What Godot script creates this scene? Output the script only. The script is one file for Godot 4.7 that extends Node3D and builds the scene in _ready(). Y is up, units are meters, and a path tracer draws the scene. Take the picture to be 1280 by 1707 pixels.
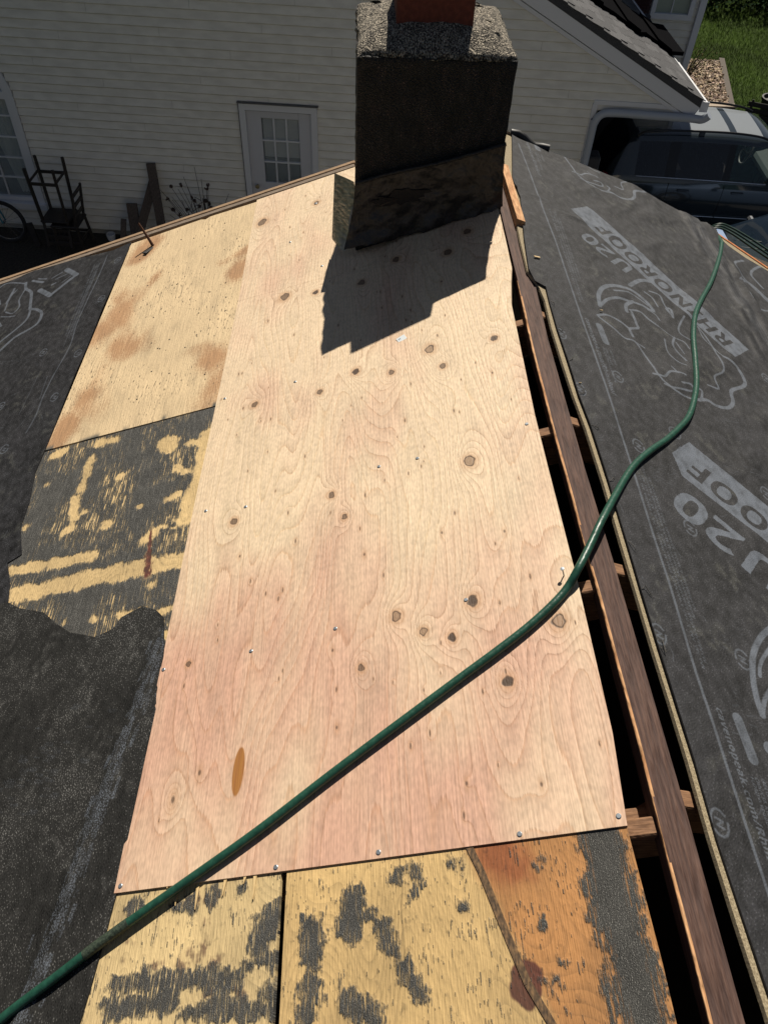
extends Node3D
# A house roof under repair: x right, y up, z towards the photographer. The ridge of the near house is the z axis.
const PITCH := 0.349066
var V2 := func(a: float, b: float) -> Vector2: return Vector2(a, b)
var taken := {}
var mats := {}
var sn := sin(PITCH)
var cs := cos(PITCH)
var rng := RandomNumberGenerator.new()

# ---------------------------------------------------------------- helpers
func numbered(called: String) -> String:
	var n: int = taken.get(called, 0)
	taken[called] = n + 1
	return called if n == 0 else "%s_%03d" % [called, n]

func tag(o: Node, label: String, category: String, group := "", kind := "") -> Node:
	o.set_meta("label", label)
	o.set_meta("category", category)
	if group != "": o.set_meta("group", group)
	if kind != "": o.set_meta("kind", kind)
	return o

func thing(called: String, label: String, category: String, at := Vector3.ZERO, turn := 0.0, group := "") -> Node3D:
	var o := Node3D.new()
	o.name = numbered(called)
	add_child(o, true)
	o.position = at
	o.rotation.y = turn
	tag(o, label, category, group)
	return o

func commit(called: String, st: SurfaceTool, m: Material, parent: Node, label := "") -> MeshInstance3D:
	var o := MeshInstance3D.new()
	o.mesh = st.commit()
	o.material_override = m
	o.name = numbered(called) if parent == self else called
	parent.add_child(o, true)
	if label != "": o.set_meta("label", label)
	return o

func place(called: String, mesh: Mesh, m: Material, parent: Node, xf := Transform3D.IDENTITY) -> MeshInstance3D:
	var o := MeshInstance3D.new()
	o.mesh = mesh
	o.material_override = m
	o.transform = xf
	o.name = numbered(called) if parent == self else called
	parent.add_child(o, true)
	return o

func begin() -> SurfaceTool:
	var st := SurfaceTool.new()
	st.begin(Mesh.PRIMITIVE_TRIANGLES)
	return st

func tri(st: SurfaceTool, a: Vector3, b: Vector3, c: Vector3, n: Vector3, ua := Vector2.ZERO, ub := Vector2.ZERO, uc := Vector2.ZERO) -> void:
	if (b - a).cross(c - a).dot(n) > 0.0:
		var t := b; b = c; c = t
		var u := ub; ub = uc; uc = u
	st.set_normal(n); st.set_uv(ua); st.add_vertex(a)
	st.set_normal(n); st.set_uv(ub); st.add_vertex(b)
	st.set_normal(n); st.set_uv(uc); st.add_vertex(c)

func quad(st: SurfaceTool, a: Vector3, b: Vector3, c: Vector3, d: Vector3, hint: Vector3) -> void:
	var n := (b - a).cross(d - a).normalized()
	if n.length() < 0.5: n = (c - b).cross(d - b).normalized()
	if n.dot(hint) < 0.0: n = -n
	var lu := (b - a).length(); var lv := (d - a).length()
	tri(st, a, b, c, n, Vector2(0, 0), Vector2(lu, 0), Vector2(lu, lv))
	tri(st, a, c, d, n, Vector2(0, 0), Vector2(lu, lv), Vector2(0, lv))

func hexa(st: SurfaceTool, p: Array) -> void:   # eight corners: bottom ring then top ring
	var mid := Vector3.ZERO
	for q in p: mid += q * 0.125
	for f in [[0, 1, 2, 3], [4, 5, 6, 7], [0, 1, 5, 4], [1, 2, 6, 5], [2, 3, 7, 6], [3, 0, 4, 7]]:
		var m: Vector3 = (p[f[0]] + p[f[1]] + p[f[2]] + p[f[3]]) * 0.25
		quad(st, p[f[0]], p[f[1]], p[f[2]], p[f[3]], m - mid)

func box(st: SurfaceTool, c: Vector3, s: Vector3, b := Basis.IDENTITY) -> void:
	var h := s * 0.5
	var p := []
	for y in [-h.y, h.y]:
		p.append(c + b * Vector3(-h.x, y, -h.z)); p.append(c + b * Vector3(h.x, y, -h.z))
		p.append(c + b * Vector3(h.x, y, h.z)); p.append(c + b * Vector3(-h.x, y, h.z))
	hexa(st, p)

func bbox(st: SurfaceTool, c: Vector3, s: Vector3, bev := 0.004, b := Basis.IDENTITY) -> void:   # box with chamfered edges
	var h := s * 0.5
	bev = minf(bev, minf(h.x, minf(h.y, h.z)) * 0.6)
	var i := h - Vector3(bev, bev, bev)
	for ax in 3:
		var u := (ax + 1) % 3; var v := (ax + 2) % 3
		for sg in [-1.0, 1.0]:
			var q := []
			for k in [[-1, -1], [1, -1], [1, 1], [-1, 1]]:
				var p := Vector3.ZERO
				p[ax] = sg * h[ax]; p[u] = k[0] * i[u]; p[v] = k[1] * i[v]
				q.append(c + b * p)
			var n := Vector3.ZERO; n[ax] = sg
			quad(st, q[0], q[1], q[2], q[3], b * n)
			for sg2 in [-1.0, 1.0]:
				var e := []
				for k in [-1.0, 1.0]:
					var p1 := Vector3.ZERO; p1[ax] = sg * h[ax]; p1[u] = sg2 * i[u]; p1[v] = k * i[v]
					var p2 := Vector3.ZERO; p2[ax] = sg * i[ax]; p2[u] = sg2 * h[u]; p2[v] = k * i[v]
					e.append([c + b * p1, c + b * p2])
				var n2 := Vector3.ZERO; n2[ax] = sg; n2[u] = sg2
				quad(st, e[0][0], e[0][1], e[1][1], e[1][0], b * n2)
	for a in [-1.0, 1.0]:
		for d in [-1.0, 1.0]:
			for e in [-1.0, 1.0]:
				tri(st, c + b * Vector3(a * h.x, d * i.y, e * i.z), c + b * Vector3(a * i.x, d * h.y, e * i.z), c + b * Vector3(a * i.x, d * i.y, e * h.z), b * Vector3(a, d, e).normalized())

func beam(st: SurfaceTool, a: Vector3, b: Vector3, wd: float, th: float, up := Vector3.UP) -> void:
	var d := b - a
	var y := d.normalized()
	var x := y.cross(up)
	if x.length() < 0.01: x = y.cross(Vector3.RIGHT)
	x = x.normalized()
	bbox(st, (a + b) * 0.5, Vector3(wd, d.length(), th), 0.003, Basis(x, y, x.cross(y)))

func tube(st: SurfaceTool, pts: Array, r: float, sides := 10, r2 := -1.0) -> void:
	if r2 < 0.0: r2 = r
	var x := Vector3.ZERO
	var rings := []
	for i in pts.size():
		var d: Vector3 = (pts[mini(i + 1, pts.size() - 1)] - pts[maxi(i - 1, 0)]).normalized()
		if x == Vector3.ZERO: x = d.cross(Vector3.UP if absf(d.y) < 0.9 else Vector3.RIGHT).normalized()
		x = (x - d * x.dot(d)).normalized()
		var y := d.cross(x)
		var rr := lerpf(r, r2, float(i) / maxf(pts.size() - 1, 1))
		var ring := []
		for k in sides + 1:
			var a := TAU * k / sides
			var n := x * cos(a) + y * sin(a)
			ring.append([pts[i] + n * rr, n])
		rings.append(ring)
	for i in rings.size() - 1:
		for k in sides:
			ntri(st, rings[i][k], rings[i][k + 1], rings[i + 1][k + 1]); ntri(st, rings[i][k], rings[i + 1][k + 1], rings[i + 1][k])
	for e in [0, rings.size() - 1]:
		var d: Vector3 = (pts[0] - pts[1]).normalized() if e == 0 else (pts[e] - pts[e - 1]).normalized()
		for k in sides: tri(st, pts[e], rings[e][k][0], rings[e][k + 1][0], d)

func ntri(st: SurfaceTool, a: Array, b: Array, c: Array) -> void:   # each corner [position, normal] or [position, normal, uv]
	var fn: Vector3 = a[1] + b[1] + c[1]
	var q := [a, b, c]
	if (b[0] - a[0]).cross(c[0] - a[0]).dot(fn) > 0.0: q = [a, c, b]
	for v in q:
		st.set_normal(v[1])
		st.set_uv(v[2] if v.size() > 2 else Vector2.ZERO)
		st.add_vertex(v[0])

func lathe(st: SurfaceTool, c: Vector3, prof: Array, sides := 20, b := Basis.IDENTITY) -> void:   # profile of (radius, height) round the basis' y axis
	for i in prof.size() - 1:
		var p: Vector2 = prof[i]; var q: Vector2 = prof[i + 1]
		var t := q - p
		var nn := Vector2(t.y, -t.x).normalized()
		for k in sides:
			var v := []
			for s in [[p, k], [p, k + 1], [q, k + 1], [q, k]]:
				var a = TAU * s[1] / sides
				v.append([c + b * Vector3(s[0].x * cos(a), s[0].y, s[0].x * sin(a)), b * Vector3(nn.x * cos(a), nn.y, nn.x * sin(a))])
			ntri(st, v[0], v[1], v[2]); ntri(st, v[0], v[2], v[3])

func smooth(pts: Array, per := 5) -> Array:
	var c := Curve3D.new()
	for i in pts.size():
		var t: Vector3 = (pts[mini(i + 1, pts.size() - 1)] - pts[maxi(i - 1, 0)]) / 6.0
		c.add_point(pts[i], -t, t)
	var out := []
	for i in pts.size() - 1:
		for k in per: out.append(c.sample(i, float(k) / per))
	out.append(pts[-1])
	return out

func roof(w: float, z: float, h := 0.0) -> Vector3:   # w: distance down the slope from the ridge, negative on the left plane
	var s := -1.0 if w <= 0.0 else 1.0
	return Vector3(w * cs + s * sn * h, -absf(w) * sn + cs * h, z)

func roof_n(w: float) -> Vector3:
	return Vector3((-1.0 if w <= 0.0 else 1.0) * sn, cs, 0)

func panel(st: SurfaceTool, poly: PackedVector2Array, h: float, thick: float, rect: Rect2, left := true) -> void:   # flat board on a roof plane
	var sg := -1.0 if left else 1.0
	var n := Vector3(sg * sn, cs, 0)
	var at := func(p: Vector2, hh: float) -> Vector3: return Vector3(p.x * cs + sg * sn * hh, -p.x * sg * sn + cs * hh, p.y)
	var idx := Geometry2D.triangulate_polygon(poly)
	for i in range(0, idx.size(), 3):
		var u := []
		for k in 3:
			var p := poly[idx[i + k]]
			u.append([at.call(p, h), (p - rect.position) / rect.size, at.call(p, h - thick)])
		tri(st, u[0][0], u[1][0], u[2][0], n, u[0][1], u[1][1], u[2][1])
		tri(st, u[0][2], u[1][2], u[2][2], -n, u[0][1], u[1][1], u[2][1])
	var mid := Vector2.ZERO
	for p in poly: mid += p / poly.size()
	for i in poly.size():
		var a := poly[i]; var b := poly[(i + 1) % poly.size()]
		var d := (b - a).orthogonal().normalized()
		if Geometry2D.is_point_in_polygon((a + b) * 0.5 + d * 0.002, poly): d = -d
		var hn := Vector3(d.x * cs, -d.x * sg * sn, d.y)
		var ua := (a - rect.position) / rect.size; var ub := (b - rect.position) / rect.size
		tri(st, at.call(a, h), at.call(b, h), at.call(b, h - thick), hn, ua, ub, ub)
		tri(st, at.call(a, h), at.call(b, h - thick), at.call(a, h - thick), hn, ua, ub, ua)

func cloth(st: SurfaceTool, poly: PackedVector2Array, cell: float, hf: Callable, rect: Rect2, left := true) -> void:   # membrane with folds
	var sg := -1.0 if left else 1.0
	var bb := Rect2(poly[0], Vector2.ZERO)
	for p in poly: bb = bb.expand(p)
	var vert := func(p: Vector2) -> Array:
		var h: float = hf.call(p)
		var e := 0.008
		var gx: float = (hf.call(p + Vector2(e, 0)) - h) / e
		var gz: float = (hf.call(p + Vector2(0, e)) - h) / e
		var n := Vector3(sg * sn, cs, 0) - gx * Vector3(cs, -sg * sn, 0) - gz * Vector3(0, 0, 1)
		return [Vector3(p.x * cs + sg * sn * h, -p.x * sg * sn + cs * h, p.y), n.normalized(), (p - rect.position) / rect.size]
	for i in range(floori(bb.position.x / cell), ceili(bb.end.x / cell)):
		for j in range(floori(bb.position.y / cell), ceili(bb.end.y / cell)):
			var c := PackedVector2Array([Vector2(i, j) * cell, Vector2(i + 1, j) * cell, Vector2(i + 1, j + 1) * cell, Vector2(i, j + 1) * cell])
			for q in Geometry2D.intersect_polygons(c, poly):
				var idx := Geometry2D.triangulate_polygon(q)
				for t in range(0, idx.size(), 3):
					ntri(st, vert.call(q[idx[t]]), vert.call(q[idx[t + 1]]), vert.call(q[idx[t + 2]]))
	for i in poly.size():   # the thickness of its cut edge
		var a := poly[i]; var b := poly[(i + 1) % poly.size()]
		var n := maxi(1, ceili(a.distance_to(b) / cell))
		for k in n:
			var p: Array = vert.call(a.lerp(b, float(k) / n)); var q: Array = vert.call(a.lerp(b, float(k + 1) / n))
			var dn := Vector3(sg * sn, cs, 0) * 0.004
			quad(st, p[0], q[0], q[0] - dn, p[0] - dn, Vector3.UP)

# ---------------------------------------------------------------- materials and computed textures
func noise(sd: int, f: float, oct := 3) -> FastNoiseLite:
	var n := FastNoiseLite.new()
	n.seed = sd
	n.noise_type = FastNoiseLite.TYPE_SIMPLEX_SMOOTH
	n.frequency = f
	n.fractal_octaves = oct
	if oct <= 1: n.fractal_type = FastNoiseLite.FRACTAL_NONE
	return n

func mat(called: String, c: Color, rough := 0.8, metal := 0.0) -> StandardMaterial3D:   # c is a linear, real-world base colour
	if mats.has(called): return mats[called]
	var m := StandardMaterial3D.new()
	m.albedo_color = c.linear_to_srgb()
	m.roughness = rough
	m.metallic = metal
	mats[called] = m
	return m

func grained(called: String, lo: Color, hi: Color, rough: float, sd: int, scale: Vector3, f := 0.02, bump := 0.0, world := false) -> StandardMaterial3D:   # triplanar noise between two linear colours
	if mats.has(called): return mats[called]
	var m := StandardMaterial3D.new()
	m.roughness = rough
	var t := NoiseTexture2D.new()
	t.width = 256; t.height = 256; t.seamless = true
	t.noise = noise(sd, f, 4)
	var g := Gradient.new()
	g.set_color(0, lo.linear_to_srgb()); g.set_color(1, hi.linear_to_srgb())
	g.set_offset(0, 0.2); g.set_offset(1, 0.8)
	t.color_ramp = g
	m.albedo_texture = t
	m.uv1_triplanar = true
	m.uv1_world_triplanar = world
	m.uv1_scale = scale
	if bump > 0.0:
		var b := NoiseTexture2D.new()
		b.width = 256; b.height = 256; b.seamless = true; b.as_normal_map = true; b.bump_strength = bump * 8.0
		b.noise = t.noise
		m.normal_enabled = true
		m.normal_texture = b
	mats[called] = m
	return m

func pic(data: PackedByteArray, w: int, h: int) -> ImageTexture:
	return ImageTexture.create_from_image(Image.create_from_data(w, h, false, Image.FORMAT_RGB8, data))

func tex_mat(t: Texture2D, rough: float, bump: Texture2D = null, k := 1.0) -> StandardMaterial3D:
	var m := StandardMaterial3D.new()
	m.albedo_texture = t
	m.roughness = rough
	if bump:
		m.normal_enabled = true; m.normal_texture = bump; m.normal_scale = k
	return m

func bump_of(height: PackedByteArray, w: int, h: int, k: float) -> ImageTexture:
	var im := Image.create_from_data(w, h, false, Image.FORMAT_L8, height)
	im.convert(Image.FORMAT_RGBA8)
	im.bump_map_to_normal_map(k)
	return ImageTexture.create_from_image(im)

func field(caps: Array, rect: Rect2, w: int, h: int) -> PackedFloat32Array:   # largest (radius - distance) over capsules [x, y, x2, y2, r], in metres
	var q := 6
	var lw := w / q + 1; var lh := h / q + 1
	var im := Image.create(lw, lh, false, Image.FORMAT_RF)
	for j in lh:
		for i in lw:
			var p := rect.position + Vector2(float(i) / (lw - 1), float(j) / (lh - 1)) * rect.size
			var best := -1.0
			for c in caps:
				var a := Vector2(c[0], c[1]); var d := Vector2(c[2] - c[0], c[3] - c[1])
				var t := 0.0 if d.length_squared() < 1e-8 else clampf((p - a).dot(d) / d.length_squared(), 0, 1)
				best = maxf(best, c[4] - p.distance_to(a + d * t))
			im.set_pixel(i, j, Color(best, 0, 0))
	im.resize(w, h, Image.INTERPOLATE_BILINEAR)
	return im.get_data().to_float32_array()

func ss(a: float, b: float, x: float) -> float: return smoothstep(a, b, x)

class Ink:   # a mask that lettering and strokes are printed into
	var w: int
	var h: int
	var r: Rect2
	var k: float
	var d := PackedByteArray()
	func _init(rect: Rect2, ww: int, hh: int) -> void:
		r = rect; w = ww; h = hh; k = ww / rect.size.x
		d.resize(w * h)
	func px(p: Vector2) -> Vector2: return (p - r.position) / r.size * Vector2(w, h)
	func stroke(pts: Array, width: float, val := 255) -> void:
		for i in range(0, pts.size() - 1):
			var a := px(pts[i]); var b := px(pts[i + 1])
			var rad := maxf(width * k * 0.5, 0.5)
			var v := b - a
			for y in range(maxi(0, floori(minf(a.y, b.y) - rad - 1)), mini(h, ceili(maxf(a.y, b.y) + rad + 2))):
				for x in range(maxi(0, floori(minf(a.x, b.x) - rad - 1)), mini(w, ceili(maxf(a.x, b.x) + rad + 2))):
					var p := Vector2(x + 0.5, y + 0.5)
					var t := 0.0 if v.length_squared() < 1e-6 else clampf((p - a).dot(v) / v.length_squared(), 0, 1)
					var c := clampf(rad + 0.5 - p.distance_to(a + v * t), 0, 1)
					if c > 0: put(x, y, c, val)
	func put(x: int, y: int, c: float, val: int) -> void:
		var i := y * w + x
		d[i] = int(lerpf(d[i], val, c)) if val == 0 else maxi(d[i], int(c * val))
	func flat(a: Vector2, b: Vector2, c: Vector2, val := 255) -> void:
		var x0 := maxi(0, floori(minf(a.x, minf(b.x, c.x)))); var x1 := mini(w - 1, ceili(maxf(a.x, maxf(b.x, c.x))))
		var y0 := maxi(0, floori(minf(a.y, minf(b.y, c.y)))); var y1 := mini(h - 1, ceili(maxf(a.y, maxf(b.y, c.y))))
		var ar := (b - a).cross(c - a)
		if absf(ar) < 1e-6: return
		for y in range(y0, y1 + 1):
			for x in range(x0, x1 + 1):
				var p := Vector2(x + 0.5, y + 0.5)
				var s := (b - a).cross(p - a) / ar; var t := (c - b).cross(p - b) / ar; var u := (a - c).cross(p - c) / ar
				if s >= -0.001 and t >= -0.001 and u >= -0.001: d[y * w + x] = val
	func fill(poly: PackedVector2Array, val := 255) -> void:
		var idx := Geometry2D.triangulate_polygon(poly)
		for i in range(0, idx.size(), 3): flat(px(poly[idx[i]]), px(poly[idx[i + 1]]), px(poly[idx[i + 2]]), val)
	func text(s: String, at: Vector2, dir: Vector2, cap: float, val := 255, stretch := 1.0, weight := 800, slant := 0.0) -> void:
		var f := SystemFont.new()
		f.font_names = PackedStringArray(["Droid Sans"])
		f.font_weight = weight
		var m := TextMesh.new()
		m.font = f; m.text = s; m.font_size = 64; m.pixel_size = 0.01; m.depth = 0.0
		m.horizontal_alignment = HORIZONTAL_ALIGNMENT_LEFT; m.vertical_alignment = VERTICAL_ALIGNMENT_BOTTOM
		var arr := m.surface_get_arrays(0)
		var v: PackedVector3Array = arr[Mesh.ARRAY_VERTEX]
		var ix: PackedInt32Array = arr[Mesh.ARRAY_INDEX] if arr[Mesh.ARRAY_INDEX] != null else PackedInt32Array(range(v.size()))
		var lo := 1e9; var hi := -1e9; var left := 1e9
		for p in v: lo = minf(lo, p.y); hi = maxf(hi, p.y); left = minf(left, p.x)
		var sc := cap / 0.457   # cap height of the face at this size
		dir = dir.normalized()
		var up := Vector2(dir.y, -dir.x)
		var base := lo if not ("p" in s or "/" in s or "," in s) else lo + 0.13
		for i in range(0, ix.size(), 3):
			var q := []
			for k2 in 3:
				var p := v[ix[i + k2]]
				var yy := (p.y - base) * sc
				q.append(px(at + dir * ((p.x - left) * sc * stretch + yy * slant) + up * yy))
			flat(q[0], q[1], q[2], val)

func new_plywood() -> StandardMaterial3D:
	var rect := Rect2(-1.36, -4.0, 1.36, 3.46)
	var w := 800; var h := 2036
	var ht := PackedFloat32Array(); ht.resize(w * h)
	var n1 := noise(11, 1.0, 2); var n2 := noise(12, 1.0, 2); var n3 := noise(13, 1.0, 1)
	for j in h:
		var z := rect.position.y + rect.size.y * j / h
		var off := 0.0 if z > -2.985 else 40.0
		for i in w:
			var u := rect.size.x * i / w
			ht[j * w + i] = 1.9 * n1.get_noise_2d(u * 1.9 + off, z * 0.33) + 0.42 * n2.get_noise_2d(u * 5.0 + off, z * 0.8) + u * (1.5 if off == 0.0 else 0.8)
	var knots := [[-1.101,-2.261,.009,1],[-1.026,-2.151,.004,0],[-.834,-2.232,.008,1],[-.693,-2.293,.01,2],[-.554,-2.231,.007,1],[-.671,-2.135,.003,0],[-.516,-1.958,.004,0],[-1.095,-1.905,.003,0],[-.777,-1.695,.008,1],[-.731,-1.587,.007,1],[-1.123,-1.68,.009,1],[-1.085,-1.524,.005,0],[-.667,-1.421,.005,0],[-.926,-1.354,.004,0],[-1.037,-1.414,.004,0],[-1.124,-1.222,.003,0],[-1.21,-1.16,.006,1],[-.762,-1.112,.005,0],[-.679,-1.041,.007,1],[-.918,-1.055,.003,0],[-.576,-1.181,.01,3],[-.503,-1.116,.008,3],[-.516,-1.708,.003,0],[-.596,-1.703,.003,0],[-.366,-2.19,.008,1],[-.199,-2.083,.005,0],[-.347,-1.945,.004,0],[-.318,-1.698,.013,3],[-.516,-1.706,.003,0],[-.427,-1.438,.005,0],[-.247,-1.393,.005,0],[-.361,-1.182,.011,2],[-.427,-1.081,.008,2],[-.299,-.928,.01,2],[-.149,-1.07,.013,3],[-.458,-1.072,.003,0],[-.199,-1.222,.004,0],[-.11,-1.056,.003,0],[-.665,-2.875,.011,1],[-.51,-2.972,.011,1],[-.287,-2.908,.012,1],[-.194,-3.02,.012,1],[-.406,-2.306,.013,3],[-.365,-2.189,.008,1],[-.556,-2.232,.008,1],[-.171,-2.266,.009,2],[-.495,-2.687,.004,0],[-.465,-2.579,.004,0],[-.766,-2.618,.004,0],[-.875,-2.905,.009,2],[-.33,-2.711,.006,0],[-.899,-3.707,.011,1],[-.531,-.886,.005,0],[-.258,-.664,.005,0],[-.426,-.691,.005,0],[-.746,-.883,.005,0],[-1.191,-3.691,.017,1],[-1.021,-2.943,.015,1],[-.938,-1.326,.004,0],[-1.125,-.822,.007,0],[-1.192,-.761,.009,0]]
	rng.seed = 17   # pitch streaks and pin knots
	for k in 90: knots.append([rng.randf_range(-1.3, -0.1), rng.randf_range(-3.9, -0.6), rng.randf_range(0.0022, 0.0042), 0])
	var dark := PackedFloat32Array(); dark.resize(w * h)
	var kr := PackedFloat32Array(); kr.resize(w * h)
	var nr := PackedFloat32Array(); nr.resize(w * h)
	var sx := w / rect.size.x
	for k in knots:
		var r: float = maxf(k[2] * (1.15 if k[3] > 0.5 else 1.0), 0.0024)
		var R := r * (9.0 if r > 0.008 else 6.0)
		var el := 1.5
		var cx: float = (k[0] - rect.position.x) * sx; var cy: float = (k[1] - rect.position.y) * sx
		for y in range(maxi(0, int(cy - R * el * 2.0 * sx)), mini(h, int(cy + R * el * 2.0 * sx))):
			for x in range(maxi(0, int(cx - R * sx)), mini(w, int(cx + R * sx))):
				var dx := (x - cx) / sx; var dy := (y - cy) / sx
				var d := sqrt(dx * dx + dy * dy / (el * el * 1.4))
				var i := y * w + x
				ht[i] += (0.95 if r > 0.008 else 0.16) * exp(-pow(d / (r * 2.6), 1.35))
				if r > 0.006: nr[i] = maxf(nr[i], ss(R, R * 0.2, d))
				var dk := sqrt(dx * dx + dy * dy / 1.5) + r * 0.26 * n3.get_noise_2d((x - cx) / sx / r * 0.55 + cx, (y - cy) / sx / r * 0.55)
				if k[3] > 0.5:
					var core := ss(r * 1.05, r * 0.85, dk)
					var rim := ss(r * 0.32, 0.0, absf(dk - r))
					var amt: float = maxf(rim * 0.95, core * [0.0, 0.72, 0.97, 0.45][int(k[3])])
					dark[i] = maxf(dark[i], amt)
					kr[i] = maxf(kr[i], 0.5 * ss(r * 3.0, r, dk))
				else:
					dark[i] = maxf(dark[i], 0.75 * ss(r * 0.9, r * 0.3, sqrt(dx * dx + dy * dy / (3.0 if r > 0.0043 else 14.0))))
					kr[i] = maxf(kr[i], 0.3 * ss(r * 2.5, r * 0.5, sqrt(dx * dx + dy * dy / 8.0)))
	var out := PackedByteArray(); out.resize(w * h * 3)
	var hb := PackedByteArray(); hb.resize(w * h)
	var fine := noise(14, 1.0, 2); var blot := noise(15, 1.0, 2); var rub := noise(16, 1.0, 1)
	for j in h:
		var z := rect.position.y + rect.size.y * j / h
		var old := 1.0 if z < -2.985 else 0.0
		var pink0 := ss(-1.9, -0.75, z)  # cream to pink along z: wood tone plus painted-in glare
		for i in w:
			var u := rect.size.x * i / w
			var q := j * w + i
			var f1 := fine.get_noise_2d(u * 170.0, z * 5.0)
			var b := blot.get_noise_2d(u * 2.4, z * 1.1)
			var b2 := rub.get_noise_2d(u * 9.0, z * 3.0)
			var por := rub.get_noise_2d(u * 150.0, z * 45.0 + 30.0)
			var v := ht[q] * 5.5 + 0.10 * b2 + 0.05 * f1
			var fr := v - floorf(v)
			var late := fr * fr * fr * ss(1.0, 0.93, fr)
			var line := ss(0.86, 0.95, fr) * ss(1.0, 0.97, fr)
			var pk := clampf(pink0 * 0.72 + b * 0.60 + 0.20 * b2 + late * 0.25, 0, 1)
			var lum := 1.0 + 0.07 * b2 + (0.10 + 0.10 * ss(-0.3, 0.4, b)) * f1 + 0.12 * por - 0.13 * pow(fr, 1.6) * ss(1.0, 0.9, fr) * ss(-0.35, 0.45, b2 - b) - 0.04 * late - (0.008 + 0.10 * ss(0.10, 0.7, b2 + b) + 0.19 * nr[q]) * line - 0.04 * b
			var r := lerpf(0.650, 0.530, pk) * lum; var g := lerpf(0.505, 0.318, pk) * lum * (1.0 - 0.05 * line); var bl := lerpf(0.340, 0.222, pk) * lum * (1.0 - 0.10 * line - 0.05 * late)
			lum = 1.0 - 0.05 * ss(0.15, 0.6, blot.get_noise_2d(u * 4.5 + 60.0, z * 2.6)) - 0.07 * ss(0.1, 0.5, rub.get_noise_2d(u * 26.0, z * 26.0))
			r *= lum; g *= lum * 1.0; bl *= lum * 1.02
			var a := kr[q]
			r = lerpf(r, 0.40, a); g = lerpf(g, 0.205, a); bl = lerpf(bl, 0.085, a)
			a = dark[q]
			r = lerpf(r, 0.045, a); g = lerpf(g, 0.022, a); bl = lerpf(bl, 0.010, a)
			# a resin pocket and pale rubbed scratches
			var e := Vector2((u + rect.position.x + 1.0124 + (z + 0.81) * 0.03) / 0.0155, (z + 0.81) / 0.062)
			var pe := ss(1.05, 0.92, e.length() + 0.1 * b2)
			if pe > 0.0: r = lerpf(r, 0.29 + 0.05 * f1, pe); g = lerpf(g, 0.115 + 0.03 * f1, pe); bl = lerpf(bl, 0.022, pe)
			out[q * 3] = int(255.0 * pow(clampf(r, 0, 1), 0.4545)); out[q * 3 + 1] = int(255.0 * pow(clampf(g, 0, 1), 0.4545)); out[q * 3 + 2] = int(255.0 * pow(clampf(bl, 0, 1), 0.4545))
			hb[q] = int(clampf(150.0 + 40.0 * f1 - 35.0 * late - 25.0 * line - 90.0 * dark[q] + 20.0 * b2, 0, 255))
	return tex_mat(pic(out, w, h), 0.62, bump_of(hb, w, h, 1.6), 0.7)



func weathered_plywood() -> StandardMaterial3D:   # sheet under the rake: yellowed, stained, pitted
	var rect := Rect2(-2.07, -3.97, 0.84, 1.66)
	var w := 440; var h := 870
	var out := PackedByteArray(); out.resize(w * h * 3)
	var hb := PackedByteArray(); hb.resize(w * h)
	var fine := noise(21, 1.0, 2); var blot := noise(22, 1.0, 3); var pit := noise(23, 1.0, 1); var cr := noise(24, 1.0, 2)
	var stains := [[-1.27, -2.45, 0.15], [-1.98, -3.1, 0.13], [-1.93, -2.75, 0.14], [-1.9, -3.85, 0.12], [-2.02, -2.5, 0.1], [-1.30, -3.45, 0.07], [-1.6, -2.55, 0.05], [-1.98, -3.4, 0.1], [-1.75, -3.55, 0.06], [-1.32, -2.65, 0.13], [-1.9, -3.25, 0.15], [-1.85, -2.95, 0.12], [-1.27, -3.3, 0.10], [-1.95, -2.65, 0.14]]
	for j in h:
		var z := rect.position.y + rect.size.y * j / h
		for i in w:
			var x := rect.position.x + rect.size.x * i / w
			var f1 := fine.get_noise_2d(x * 150.0, z * 6.0)
			var b := blot.get_noise_2d(x * 3.0, z * 2.2)
			var c := cr.get_noise_2d(x * 90.0, z * 60.0)
			var p := ss(0.76, 0.92, pit.get_noise_2d(x * 80.0 + 9.0, z * 30.0) + 0.25 * b)
			var crack := ss(0.06, 0.0, absf(fine.get_noise_2d(x * 70.0, z * 3.0))) * ss(0.1, 0.5, b + 0.2)
			var s := 0.0
			for t in stains:
				var d := Vector2(x - t[0], (z - t[1]) * 0.7).length()
				s = maxf(s, ss(t[2], t[2] * 0.1, d + 0.13 * b + 0.03 * c + 0.015 * f1))
			var lum := 1.0 + 0.20 * f1 + 0.16 * b + 0.12 * c - 0.12 * ss(0.1, 0.5, blot.get_noise_2d(x * 9.0, z * 3.0 + 40.0)) - 0.45 * crack
			var r := lerpf(0.545, 0.375, s) * lum; var g := lerpf(0.415, 0.215, s) * lum; var bl := lerpf(0.250, 0.105, s) * lum
			r = lerpf(r, 0.08, p * 0.8); g = lerpf(g, 0.055, p * 0.8); bl = lerpf(bl, 0.03, p * 0.8)
			var ed := ss(0.035, 0.0, absf(z + 2.33) + 0.02 * b) * ss(-0.1, 0.25, blot.get_noise_2d(x * 9.0, 3.0))
			r = lerpf(r, 0.07, ed); g = lerpf(g, 0.07, ed); bl = lerpf(bl, 0.06, ed)
			var q := j * w + i
			out[q * 3] = int(255.0 * pow(clampf(r, 0, 1), 0.4545)); out[q * 3 + 1] = int(255.0 * pow(clampf(g, 0, 1), 0.4545)); out[q * 3 + 2] = int(255.0 * pow(clampf(bl, 0, 1), 0.4545))
			hb[q] = int(clampf(140.0 + 40.0 * f1 + 22.0 * c - 90.0 * p - 60.0 * crack, 0, 255))
	return tex_mat(pic(out, w, h), 0.85, bump_of(hb, w, h, 2.0), 0.8)

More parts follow.
